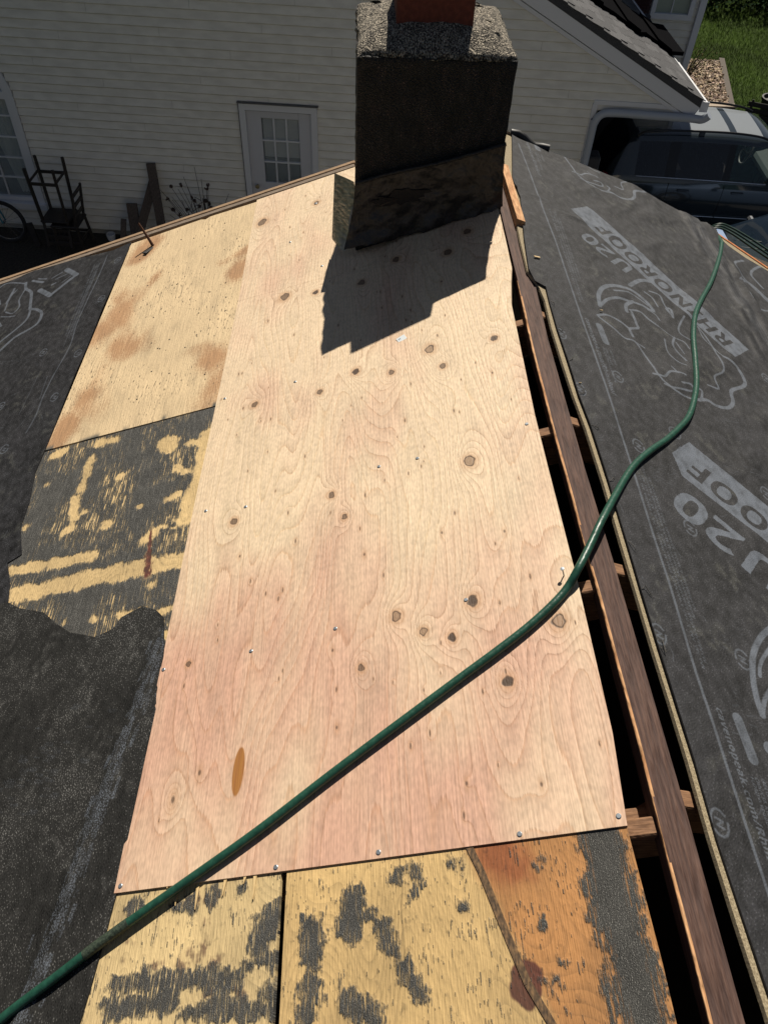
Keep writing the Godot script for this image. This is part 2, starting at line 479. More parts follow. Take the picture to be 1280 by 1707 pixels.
# old board with torn felt left on it. kind 0: the middle patch, 1 and 2: the two boards at the bottom
func felted_board(kind: int, rect: Rect2, w: int, h: int) -> StandardMaterial3D:
	var bare := field([[-1.466,-2.184,-1.445,-2.166,.044],[-1.647,-2.06,-1.647,-2.06,.02],[-1.639,-1.822,-1.639,-1.822,.026],[-2.008,-2.293,-1.963,-2.308,.024],[-1.796,-2.298,-1.719,-2.296,.025],[-1.804,-2.219,-1.807,-2.051,.02],[-1.821,-2.002,-1.798,-1.852,.022],[-1.764,-1.923,-1.833,-1.823,.014],[-1.289,-2.18,-1.289,-1.941,.029],[-1.299,-1.893,-1.317,-1.753,.036],[-1.386,-2.025,-1.356,-1.994,.021],[-1.364,-2.155,-1.301,-2.138,.016],[-1.403,-1.875,-1.356,-1.891,.015],[-2.007,-1.707,-1.666,-1.679,.025],[-1.948,-1.585,-1.289,-1.575,.038],[-1.468,-1.703,-1.425,-1.728,.018],[-1.412,-1.748,-1.352,-1.726,.011],[-1.488,-1.395,-1.405,-1.391,.016],[-1.342,-1.369,-1.272,-1.384,.018],[-1.588,-1.402,-1.588,-1.402,.012],[-1.707,-1.412,-1.707,-1.412,.012],[-1.308,-1.279,-1.308,-1.279,.016],[-2.023,-1.916,-2.023,-1.916,.016],[-1.999,-2.133,-1.999,-2.133,.012],[-1.519,-1.87,-1.519,-1.87,.011],[-1.387,-1.491,-1.387,-1.491,.017]], rect, w, h) if kind == 0 else PackedFloat32Array()
	var felt := PackedFloat32Array() if kind == 0 else field([[-.881,-.463,-.915,-.414,.028],[-.875,-.38,-.955,-.366,.013],[-1.265,-.358,-.965,-.347,.02],[-1.274,-.311,-1.125,-.32,.024],[-1.083,-.293,-.874,-.283,.018],[-.888,-.312,-.888,-.312,.018],[-1.1,-.529,-1.095,-.495,.013],[-1.056,-.536,-1.052,-.508,.011],[-1.266,-.518,-1.246,-.528,.016],[-1.151,-.506,-1.116,-.5,.007],[-.972,-.536,-.972,-.536,.009]] if kind == 1 else [[-.706,-.482,-.706,-.425,.029],[-.664,-.441,-.635,-.418,.017],[-.629,-.398,-.597,-.337,.016],[-.587,-.327,-.567,-.288,.014],[-.803,-.434,-.795,-.373,.024],[-.793,-.334,-.808,-.26,.021],[-.706,-.28,-.661,-.25,.024],[-.596,-.507,-.596,-.507,.014],[-.56,-.518,-.561,-.488,.011],[-.482,-.522,-.459,-.517,.01],[-.456,-.431,-.456,-.431,.007],[-.293,-.387,-.293,-.387,.006],[-.277,-.389,-.277,-.389,.004],[-.297,-.296,-.297,-.296,.007],[-.293,-.5,-.293,-.5,.005],[-.273,-.319,-.273,-.319,.005],[-.148,-.546,-.155,-.391,.047],[-.145,-.39,-.143,-.3,.043],[-.143,-.3,-.137,-.204,.043],[-.188,-.443,-.187,-.321,.011],[-.189,-.303,-.195,-.219,.009]], rect, w, h)
	var brown := field([[-1.05,-.415,-1.11,-.379,.014],[-1.021,-.392,-1.021,-.392,.012],[-1.251,-.444,-1.251,-.444,.013],[-1.171,-.389,-1.171,-.389,.013],[-1.261,-.402,-1.261,-.402,.011],[-1.098,-.518,-1.051,-.519,.015],[-.956,-.317,-.956,-.317,.013],[-1.037,-.323,-1.037,-.323,.011],[-1.057,-.469,-1.053,-.437,.008]], rect, w, h) if kind == 1 else PackedFloat32Array()
	var out := PackedByteArray(); out.resize(w * h * 3)
	var hb := PackedByteArray(); hb.resize(w * h)
	var fine := noise(31 + kind, 1.0, 2); var blot := noise(35 + kind, 1.0, 3); var grit := noise(38 + kind, 1.0, 1); var streak := noise(41 + kind, 1.0, 2); var ring := noise(45 + kind, 1.0, 1)
	for j in h:
		var z := rect.position.y + rect.size.y * j / h
		for i in w:
			var q := j * w + i
			var x := rect.position.x + rect.size.x * i / w
			var f1 := fine.get_noise_2d(x * 300.0, z * 12.0)
			var st := streak.get_noise_2d(x * 250.0, z * 9.0)
			var b := blot.get_noise_2d(x * 11.0, z * 11.0)
			var gr := grit.get_noise_2d(x * 420.0, z * 420.0)
			var b3 := blot.get_noise_2d(x * 45.0 + 3.0, z * 30.0)
			var b4 := blot.get_noise_2d(x * 3.5 + 20.0, z * 2.2)
			var m := 0.0
			if kind == 0:
				m = 1.0 - ss(-0.006, 0.006, bare[q] + 0.016 * b + 0.013 * st + 0.008 * b3)
				m = minf(m, 1.0 - 0.95 * ss(0.30, 0.42, st + 0.30 * b + 0.55 * b4 - 0.05) * ss(-0.30, 0.05, b4) )
			else:
				m = ss(-0.005, 0.005, felt[q] + 0.004 + 0.020 * b + 0.014 * st + 0.016 * b3)
				m = minf(m, 1.0 - 0.9 * ss(0.28, 0.42, st + 0.2 * b + 0.2 * b3) * ss(0.026, 0.004, felt[q]))
				m = maxf(m, 0.85 * ss(0.60, 0.72, streak.get_noise_2d(x * 240.0 + 50.0, z * 20.0) + 0.5 * b + 0.3 * b3))
			var rg := ring.get_noise_2d(x * 5.0, z * 1.6) * 9.0 + x * 14.0
			var fr := rg - floorf(rg)
			var lum := 1.0 + 0.16 * f1 + 0.10 * b + 0.28 * b4 - 0.22 * fr * fr * fr - 0.22 * ss(0.35, 0.6, b3)
			var r := 0.520; var g := 0.375; var bl := 0.180
			if kind == 1:
				r = 0.520; g = 0.390; bl = 0.195
				var t := ss(-0.008, 0.012, brown[q] + 0.018 * b + 0.012 * st + 0.012 * b3) * ss(-0.4, 0.1, b3)
				r = lerpf(r, 0.115, t * 0.85); g = lerpf(g, 0.060, t * 0.85); bl = lerpf(bl, 0.035, t * 0.85)
			elif kind == 2:
				var o := ss(-0.46, -0.42, x - (z + 0.55) * 0.42 + 0.01 * b)   # the redder veneer right of the groove
				r = lerpf(0.500, 0.385, o); g = lerpf(0.345, 0.185, o); bl = lerpf(0.150, 0.062, o)
				var s := ss(0.10, 0.02, Vector2(x + 0.36, (z + 0.53) * 1.2).length() + 0.04 * b) * o
				r = lerpf(r, 0.27, s); g = lerpf(g, 0.085, s); bl = lerpf(bl, 0.025, s)
				var d := ss(0.036, 0.030, Vector2(x + 0.347, (z + 0.295) * 0.75).length() + 0.012 * b)
				r = lerpf(r, 0.075, d * 0.93); g = lerpf(g, 0.014, d * 0.93); bl = lerpf(bl, 0.010, d * 0.93)
				lum *= 1.0 - 0.55 * ss(0.0016, 0.0004, absf(x + 0.592 + 0.004 * b)) * ss(-0.2, -0.42, z)
			r *= lum; g *= lum; bl *= lum
			if kind == 0:
				var rs := ss(0.019, 0.009, absf(x + 1.436 - (z + 1.64) * 0.12) * (1.0 + 1.6 * ss(-1.60, -1.75, z)) + 0.010 * st + 0.014 * b3) * ss(0.13, 0.10, absf(z + 1.64) + 0.02 * b)
				m = minf(m, 1.0 - rs)
				r = lerpf(r, 0.085 + 0.05 * b3, rs); g = lerpf(g, 0.022, rs); bl = lerpf(bl, 0.012, rs)
			var fl := 0.036 + 0.014 * b + 0.022 * gr + 0.26 * ss(0.45, 0.8, gr) + 0.05 * ss(0.1, 0.6, st) * float(kind == 0)
			r = lerpf(r, fl * 1.02, m); g = lerpf(g, fl, m); bl = lerpf(bl, fl * 0.92, m)
			out[q * 3] = int(255.0 * pow(clampf(r, 0, 1), 0.4545)); out[q * 3 + 1] = int(255.0 * pow(clampf(g, 0, 1), 0.4545)); out[q * 3 + 2] = int(255.0 * pow(clampf(bl, 0, 1), 0.4545))
			hb[q] = int(clampf(100.0 + 30.0 * f1 + 100.0 * m + 55.0 * gr * m + 30.0 * b3, 0, 255))
	return tex_mat(pic(out, w, h), 0.85, bump_of(hb, w, h, 5.0), 1.0)

func membrane(ink: Ink, lo: float, sd: int, granular: bool) -> StandardMaterial3D:
	var w := ink.w; var h := ink.h
	var out := PackedByteArray(); out.resize(w * h * 3)
	var hb := PackedByteArray(); hb.resize(w * h)
	var grit := noise(sd, 0.42, 1); var blot := noise(sd + 1, 0.006, 3); var mid := noise(sd + 2, 0.05, 2); var dust := noise(sd + 3, 0.011, 2)
	for j in h:
		for i in w:
			var q := j * w + i
			var g := grit.get_noise_2d(i, j); var b := blot.get_noise_2d(i, j); var m := mid.get_noise_2d(i, j * 0.7)
			var v := lo * (1.0 + 0.75 * g + 0.40 * b + (0.35 if granular else 0.60) * m)
			var du := ss(0.15, 0.6, dust.get_noise_2d(i + 300.0, j)) * ss(-0.1, 0.4, m)
			v += du * (0.010 + 0.03 * ss(0.2, 0.8, g))
			if granular: v += 0.17 * ss(0.60, 0.85, g + 0.3 * b + 0.15 * m)  # pale granules, with their glints painted in
			else: v += 0.08 * ss(0.70, 0.85, g + 0.15 * m)
			var r := v * 0.97; var gg := v * 0.98; var bl := v * 1.11 - du * 0.006
			if granular: r = v; gg = v * 0.99; bl = v * 0.95
			var p := ink.d[q] / 255.0
			if p > 0.0:
				p *= clampf(0.86 + 0.42 * m + 0.30 * g, 0.40, 1.0) if not granular else ss(-0.15, 0.5, g + 0.3 * m) * 1.25
				r = lerpf(r, 0.118, p); gg = lerpf(gg, 0.135, p); bl = lerpf(bl, 0.165, p)
			out[q * 3] = int(255.0 * pow(clampf(r, 0, 1), 0.4545)); out[q * 3 + 1] = int(255.0 * pow(clampf(gg, 0, 1), 0.4545)); out[q * 3 + 2] = int(255.0 * pow(clampf(bl, 0, 1), 0.4545))
			hb[q] = int(clampf(128.0 + 80.0 * g + (4.0 if granular else 14.0) * m, 0, 255))
	return tex_mat(pic(out, w, h), 0.78 if granular else 0.7, bump_of(hb, w, h, 1.1 if granular else 1.0), 1.0)

func emblem(k: Ink, c: Vector2, r: float) -> void:   # the small nailing marks printed over the membrane
	var ring := []
	for a in 13: ring.append(c + Vector2(cos(TAU * a / 12.0) * r * 0.8, sin(TAU * a / 12.0) * r * 1.15))
	k.stroke(ring.slice(0, 6), r * 0.22, 150); k.stroke(ring.slice(6, 12), r * 0.22, 150)
	k.stroke([c + Vector2(-0.3, -0.4) * r, c + Vector2(0.35, -0.1) * r, c + Vector2(-0.3, 0.2) * r, c + Vector2(0.3, 0.5) * r], r * 0.2, 140)

func strokes(k: Ink, list: Array, val := 255, off := Vector2.ZERO) -> void:
	for s in list:
		var pts := []
		for i in range(1, s.size(), 2): pts.append(Vector3(s[i] + off.x, s[i + 1] + off.y, 0))
		if pts.size() > 2: pts = smooth(pts, 4)
		k.stroke(pts.map(func(p): return Vector2(p.x, p.y)), s[0], val)

func scuffs(k: Ink, sd: int, n: int) -> void:   # fibres, boot scrapes and dust
	rng.seed = sd
	for i in n:
		var p := k.r.position + Vector2(rng.randf(), rng.randf()) * k.r.size
		var d := Vector2.from_angle(rng.randf() * TAU) * rng.randf_range(0.005, 0.03)
		k.stroke([p, p + d + Vector2(0.003, 0.002), p + d * 1.4], 0.0018, rng.randi_range(20, 110))
	for i in n / 12:
		var p := k.r.position + Vector2(rng.randf(), rng.randf()) * k.r.size
		for j in 22:
			var q := p + Vector2(rng.randfn(0, 0.05), rng.randfn(0, 0.03))
			k.stroke([q, q + Vector2(rng.randf_range(0.004, 0.02), rng.randf_range(-0.004, 0.004))], rng.randf_range(0.002, 0.006), rng.randi_range(14, 46))

func small_print(k: Ink, at: Vector2, dir: Vector2, length: float, size: float, sd: int) -> void:   # lines too small to read: broken dashes
	rng.seed = sd
	var t := 0.0
	var up := Vector2(dir.y, -dir.x)
	while t < length:
		var l := rng.randf_range(0.004, 0.011)
		var a := at + dir * t
		k.stroke([a + up * size * 0.5, a + dir * l * 0.5 - up * size * 0.4, a + dir * l + up * size * 0.4], 0.0022, rng.randi_range(90, 170))
		t += l + (0.003 if rng.randf() < 0.8 else 0.012)

func right_print() -> Ink:
	var k := Ink.new(Rect2(0.0, -4.05, 1.85, 4.15), 912, 2046)
	for z in [-1]:   # the printed lap line beside the ridge
		k.stroke([Vector2(0.155, -3.85), Vector2(0.165, -3.598), Vector2(0.187, -2.9), Vector2(0.198, -2.003), Vector2(0.194, -1.2), Vector2(0.183, -0.917), Vector2(0.186, -0.3), Vector2(0.185, 0.1)], 0.008, 170)
	for s in [-1.58, 0.0, 1.58]:
		for t in 4: small_print(k, Vector2(0.213 + 0.013 * t, -3.24 + 1.58 + s + 0.05 * (t % 2)), Vector2(0, 1), 0.72 - 0.08 * t, 0.008, 60 + t)
		k.text("cavenopeak.com/RhinoRoof", Vector2(0.207, -0.84 - 1.58 + s), Vector2(0.012, 1.0), 0.019, 165, 1.22, 900, 0.25)
		k.stroke([Vector2(0.268, -0.82 - 1.58 + s), Vector2(0.272, -0.72 - 1.58 + s)], 0.030, 190)
		small_print(k, Vector2(0.266, -0.815 - 1.58 + s), Vector2(0, 1), 0.09, 0.010, 71)
		var ln := ["FLORIDA PRODUCT APPROVAL", "CAN/CSA A123", "MEETS ASTM"]
		for t in 3: k.text(ln[t], Vector2(0.244 + 0.016 * t, -0.675 - 1.58 + s), Vector2(0.01, 1.0), 0.009, 150, 1.1, 700, 0.2)
	# first emblem and banner
	strokes(k, [[.02,.308,-2.549,.321,-2.629,.358,-2.698,.413,-2.744,.485,-2.773,.539,-2.76,.577,-2.722,.595,-2.673],[.015,.315,-2.558,.356,-2.614,.414,-2.657,.474,-2.672,.54,-2.678,.576,-2.663,.596,-2.662],[.009,.412,-2.708,.493,-2.741,.544,-2.722,.576,-2.692],[.021,.521,-2.81,.593,-2.889,.653,-2.917],[.009,.593,-2.802,.623,-2.776,.633,-2.716],[.01,.625,-2.826,.675,-2.823,.678,-2.752,.694,-2.673,.676,-2.722],[.017,.442,-2.581,.453,-2.632,.5,-2.68],[.011,.462,-2.603,.514,-2.619,.544,-2.584,.582,-2.554],[.008,.566,-2.658,.597,-2.639,.606,-2.605],[.013,.468,-2.595,.469,-2.518,.467,-2.485,.421,-2.457,.423,-2.411],[.012,.279,-2.472,.327,-2.499,.384,-2.485,.421,-2.457],[.01,.281,-2.465,.336,-2.419,.377,-2.378,.422,-2.379,.446,-2.311,.462,-2.24,.47,-2.196,.5,-2.154,.549,-2.124,.63,-2.127,.668,-2.188,.658,-2.203],[.007,.422,-2.379,.46,-2.357],[.01,.448,-2.194,.478,-2.198,.501,-2.201,.537,-2.243,.586,-2.257,.607,-2.252],[.008,.557,-2.283,.573,-2.251],[.01,.573,-2.194,.621,-2.206,.617,-2.171,.527,-2.147,.485,-2.152],[.017,.63,-2.127,.674,-2.145,.714,-2.129,.773,-2.144,.816,-2.194,.839,-2.27,.92,-2.329,.946,-2.376,.939,-2.456,.888,-2.496],[.007,.888,-2.496,.858,-2.546,.826,-2.597,.826,-2.676],[.009,.826,-2.676,.847,-2.608,.858,-2.503,.848,-2.394,.771,-2.319,.768,-2.25,.716,-2.247],[.01,.648,-2.51,.622,-2.455,.629,-2.406,.655,-2.367],[.008,.663,-2.507,.693,-2.5,.704,-2.463],[.006,.645,-2.477,.662,-2.412],[.009,.767,-2.716,.699,-2.601,.696,-2.555,.746,-2.536],[.007,.587,-2.47,.574,-2.38,.6,-2.342,.642,-2.331],[.005,.582,-2.554,.633,-2.514,.678,-2.503],[.013,.684,-2.731,.705,-2.731,.691,-2.666]], 215)
	strokes(k, [[.02,.308,-2.549,.321,-2.629,.358,-2.698,.413,-2.744,.485,-2.773,.539,-2.76,.577,-2.722,.595,-2.673],[.015,.315,-2.558,.356,-2.614,.414,-2.657,.474,-2.672,.54,-2.678,.576,-2.663,.596,-2.662],[.009,.412,-2.708,.493,-2.741,.544,-2.722,.576,-2.692],[.021,.521,-2.81,.593,-2.889,.653,-2.917],[.009,.593,-2.802,.623,-2.776,.633,-2.716],[.01,.625,-2.826,.675,-2.823,.678,-2.752,.694,-2.673,.676,-2.722],[.017,.442,-2.581,.453,-2.632,.5,-2.68],[.011,.462,-2.603,.514,-2.619,.544,-2.584,.582,-2.554],[.008,.566,-2.658,.597,-2.639,.606,-2.605],[.013,.468,-2.595,.469,-2.518,.467,-2.485,.421,-2.457,.423,-2.411],[.012,.279,-2.472,.327,-2.499,.384,-2.485,.421,-2.457],[.01,.281,-2.465,.336,-2.419,.377,-2.378,.422,-2.379,.446,-2.311,.462,-2.24,.47,-2.196,.5,-2.154,.549,-2.124,.63,-2.127,.668,-2.188,.658,-2.203],[.007,.422,-2.379,.46,-2.357],[.01,.448,-2.194,.478,-2.198,.501,-2.201,.537,-2.243,.586,-2.257,.607,-2.252],[.008,.557,-2.283,.573,-2.251],[.01,.573,-2.194,.621,-2.206,.617,-2.171,.527,-2.147,.485,-2.152],[.017,.63,-2.127,.674,-2.145,.714,-2.129,.773,-2.144,.816,-2.194,.839,-2.27,.92,-2.329,.946,-2.376,.939,-2.456,.888,-2.496],[.007,.888,-2.496,.858,-2.546,.826,-2.597,.826,-2.676],[.009,.826,-2.676,.847,-2.608,.858,-2.503,.848,-2.394,.771,-2.319,.768,-2.25,.716,-2.247],[.01,.648,-2.51,.622,-2.455,.629,-2.406,.655,-2.367],[.008,.663,-2.507,.693,-2.5,.704,-2.463],[.006,.645,-2.477,.662,-2.412],[.009,.767,-2.716,.699,-2.601,.696,-2.555,.746,-2.536],[.007,.587,-2.47,.574,-2.38,.6,-2.342,.642,-2.331],[.005,.582,-2.554,.633,-2.514,.678,-2.503],[.013,.684,-2.731,.705,-2.731,.691,-2.666]], 215, Vector2(0.0, -1.58))
	strokes(k, [[.015,1.431,-3.551,1.352,-3.487,1.325,-3.395,1.374,-3.292,1.433,-3.169],[.015,1.651,-3.651,1.488,-3.507,1.424,-3.409,1.454,-3.308],[.024,1.29,-3.273,1.363,-3.315,1.441,-3.188],[.013,1.3,-3.166,1.317,-3.067,1.393,-3.08]], 200)
	var ban := PackedVector2Array([Vector2(0.345, -3.335), Vector2(0.455, -3.435), Vector2(0.50, -3.40), Vector2(1.075, -2.635), Vector2(0.955, -2.525), Vector2(0.39, -3.255)])
	k.fill(ban, 225)
	var d1 := Vector2(-0.60, -0.80)
	k.text("RHINOROOF", Vector2(1.00, -2.645) , d1, 0.088, 0, 1.12, 900)
	k.text("U20", Vector2(0.595, -2.985), Vector2(-0.75, -0.66), 0.096, 215, 1.15, 900)
	# second repeat
	var b2 := PackedVector2Array([Vector2(0.491, -1.855), Vector2(1.22, -1.185), Vector2(1.12, -1.08), Vector2(0.40, -1.667), Vector2(0.389, -1.764)])
	k.fill(b2, 235)
	var d2 := Vector2(-0.735, -0.678)
	k.text("RHINOROOF", Vector2(1.142, -1.163), d2, 0.094, 0, 1.16, 600)
	k.text("U20", Vector2(0.672, -1.345), d2, 0.128, 235, 1.28, 900)
	emblem(k, Vector2(0.44, -1.79), 0.018)
	strokes(k, [[.018,.517,-1.13,.455,-1.085,.403,-1.024,.374,-.964,.357,-.897,.353,-.841],[.013,.353,-.841,.383,-.891,.441,-.947],[.011,.394,-.956,.419,-1.003,.503,-1.082],[.034,.337,-.755,.349,-.746]], 225)
	for c in [Vector2(0.357, -0.997), Vector2(0.102, -1.02), Vector2(0.348, -1.437), Vector2(0.27, -2.10), Vector2(0.255, -1.75), Vector2(0.44, -1.88), Vector2(0.08, -1.95), Vector2(0.07, -2.25), Vector2(0.115, -0.56), Vector2(1.09, -2.45), Vector2(0.75, -1.70), Vector2(0.6, -0.5)]: emblem(k, c, 0.026)
	for t in 9: k.stroke([Vector2(1.16 + 0.012 * t, -3.9), Vector2(1.14 + 0.014 * t, -3.4), Vector2(1.17 + 0.01 * t, -3.0 + 0.06 * t)], 0.004, 40 + 12 * (t % 3))
	return k

func left_print() -> Ink:
	var k := Ink.new(Rect2(-3.35, -4.1, 1.45, 2.6), 725, 1300)
	strokes(k, [[.031,-2.393,-3.887,-2.299,-3.782],[.024,-2.299,-3.782,-2.428,-3.652],[.031,-2.428,-3.652,-2.527,-3.755],[.009,-2.475,-3.845,-2.417,-3.872],[.007,-2.445,-3.818,-2.369,-3.83],[.016,-2.53,-3.834,-2.613,-3.888],[.01,-2.516,-3.86,-2.577,-3.892],[.014,-2.451,-3.766,-2.432,-3.773],[.006,-2.383,-3.753,-2.337,-3.79],[.019,-2.658,-3.888,-2.636,-3.82,-2.584,-3.761,-2.551,-3.648,-2.531,-3.576],[.015,-2.638,-3.327,-2.589,-3.382,-2.538,-3.438,-2.516,-3.497,-2.531,-3.586],[.018,-2.527,-3.574,-2.474,-3.541,-2.43,-3.487,-2.425,-3.405,-2.467,-3.366,-2.549,-3.326,-2.606,-3.238],[.01,-2.851,-3.922,-2.817,-3.957,-2.749,-3.936,-2.669,-3.888],[.009,-2.714,-3.642,-2.724,-3.776,-2.702,-3.842],[.016,-2.728,-3.723,-2.728,-3.767,-2.725,-3.865],[.008,-2.718,-3.592,-2.658,-3.564,-2.62,-3.556],[.009,-2.701,-3.626,-2.645,-3.589,-2.619,-3.639,-2.645,-3.715,-2.64,-3.811],[.013,-2.804,-3.793,-2.777,-3.736],[.01,-2.701,-3.502,-2.684,-3.494,-2.714,-3.538]], 190)
	strokes(k, [[.007,-2.138,-3.9,-2.138,-3.797,-2.145,-3.563,-2.158,-3.263,-2.147,-3.085,-2.176,-2.884,-2.189,-2.729,-2.187,-2.607,-2.203,-2.497]], 120)
	strokes(k, [[.003,-2.176,-3.852,-2.174,-3.16],[.003,-2.171,-3.748,-2.166,-3.174],[.003,-2.18,-3.677,-2.187,-3.094],[.005,-2.212,-2.882,-2.204,-2.719],[.003,-2.27,-2.93,-2.287,-2.644],[.002,-2.208,-2.675,-2.267,-2.534]], 80)
	for t in 3: small_print(k, Vector2(-2.17 - 0.016 * t, -3.84), Vector2(0, 1), 0.65, 0.009, 80 + t)
	for c in [Vector2(-2.06, -3.44), Vector2(-2.285, -2.42), Vector2(-2.08, -3.0), Vector2(-2.12, -2.7), Vector2(-2.3, -3.1), Vector2(-2.42, -2.75), Vector2(-2.05, -3.8)]: emblem(k, c, 0.024)
	return k

# ---------------------------------------------------------------- the scene
func _ready() -> void:
	rng.seed = 7
	var cam := Camera3D.new()
	cam.name = "camera"
	cam.transform = Transform3D(Basis(Vector3(0.999018, 0.036210, 0.025521), Vector3(-0.004607, 0.657907, -0.753085), Vector3(-0.044060, 0.752228, 0.657428)), Vector3(-0.6713, 1.5966, 0.0))
	cam.fov = 67.061
	cam.near = 0.05
	cam.far = 400.0
	add_child(cam)
	cam.current = true
	var sky := Sky.new()
	var ps := ProceduralSkyMaterial.new()
	ps.sky_top_color = Color(0.43, 0.49, 0.60)
	ps.sky_horizon_color = Color(0.78, 0.82, 0.87)
	ps.ground_bottom_color = Color(0.10, 0.10, 0.09)
	ps.ground_horizon_color = Color(0.42, 0.46, 0.48)
	ps.sky_curve = 0.12
	ps.sun_angle_max = 0.0
	ps.sky_energy_multiplier = 0.55
	ps.ground_energy_multiplier = 0.5
	sky.sky_material = ps
	var env := Environment.new()
	env.background_mode = Environment.BG_SKY
	env.sky = sky
	env.tonemap_mode = Environment.TONE_MAPPER_LINEAR
	env.tonemap_exposure = 1.30
	env.sdfgi_enabled = true
	env.ssao_enabled = true
	env.ssil_enabled = true
	var we := WorldEnvironment.new()
	we.name = "world_environment"
	we.environment = env
	add_child(we)
	var sun := DirectionalLight3D.new()
	sun.name = "sun"
	sun.light_energy = 1.6
	sun.light_color = Color(1.0, 0.965, 0.905)
	sun.light_angular_distance = 0.5
	sun.shadow_enabled = true
	add_child(sun)
	sun.look_at_from_position(Vector3.ZERO, Vector3(-0.157, -1.0, 0.825), Vector3.UP)

	ground()
	near_house()
	hose()
	debris()
	neighbour()
	by_the_wall()
	vehicles()
	garden()

func ground() -> void:
	var st := begin()
	for q in [[-80, 2.2, -120, 60], [2.2, 14.0, -120, -16.36], [14.0, 80, -120, 60], [2.2, 14.0, 6, 60]]: quad(st, Vector3(q[0], -5.02, q[2]), Vector3(q[1], -5.02, q[2]), Vector3(q[1], -5.02, q[3]), Vector3(q[0], -5.02, q[3]), Vector3.UP)
	quad(st, Vector3(7.16, -5.02, -16.36), Vector3(14.0, -5.02, -16.36), Vector3(14.0, -5.62, -15.25), Vector3(7.16, -5.62, -15.25), Vector3.UP)
	for q in [[2.2, -16.36, 2.2, 6, 1], [14.0, -16.36, 14.0, 6, -1], [2.2, -16.36, 14.0, -16.36, 0]]: quad(st, Vector3(q[0], -5.02, q[1]), Vector3(q[2], -5.02, q[3]), Vector3(q[2], -5.76, q[3]), Vector3(q[0], -5.76, q[1]), Vector3(q[4], 0, 0.1))
	var g := commit("lawn", st, grained("lawn_soil", Color(0.020, 0.040, 0.008), Color(0.045, 0.075, 0.014), 0.95, 5, Vector3(0.35, 0.35, 0.35), 0.03, 0.0, true), self)
	tag(g, "green lawn beside the driveway and behind the neighbouring house", "lawn", "", "structure")
	st = begin()
	quad(st, Vector3(2.2, -5.75, -16.36), Vector3(14.0, -5.75, -16.36), Vector3(14.0, -5.75, 6), Vector3(2.2, -5.75, 6), Vector3.UP)
	g = commit("driveway", st, grained("asphalt", Color(0.035, 0.035, 0.036), Color(0.065, 0.064, 0.062), 0.92, 6, Vector3(2, 2, 2), 0.08, 0.3, true), self)
	tag(g, "dark asphalt driveway under the parked cars", "driveway", "", "structure")
	st = begin()
	quad(st, Vector3(-14.0, -5.004, -12.6), Vector3(2.2, -5.004, -12.6), Vector3(2.2, -5.004, -3), Vector3(-14, -5.004, -3), Vector3.UP)
	g = commit("side_yard_ground", st, grained("yard_soil", Color(0.018, 0.015, 0.011), Color(0.045, 0.038, 0.028), 0.95, 8, Vector3(1.5, 1.5, 1.5), 0.06, 0.4, true), self)
	tag(g, "bare dark soil between the two houses", "ground", "", "structure")

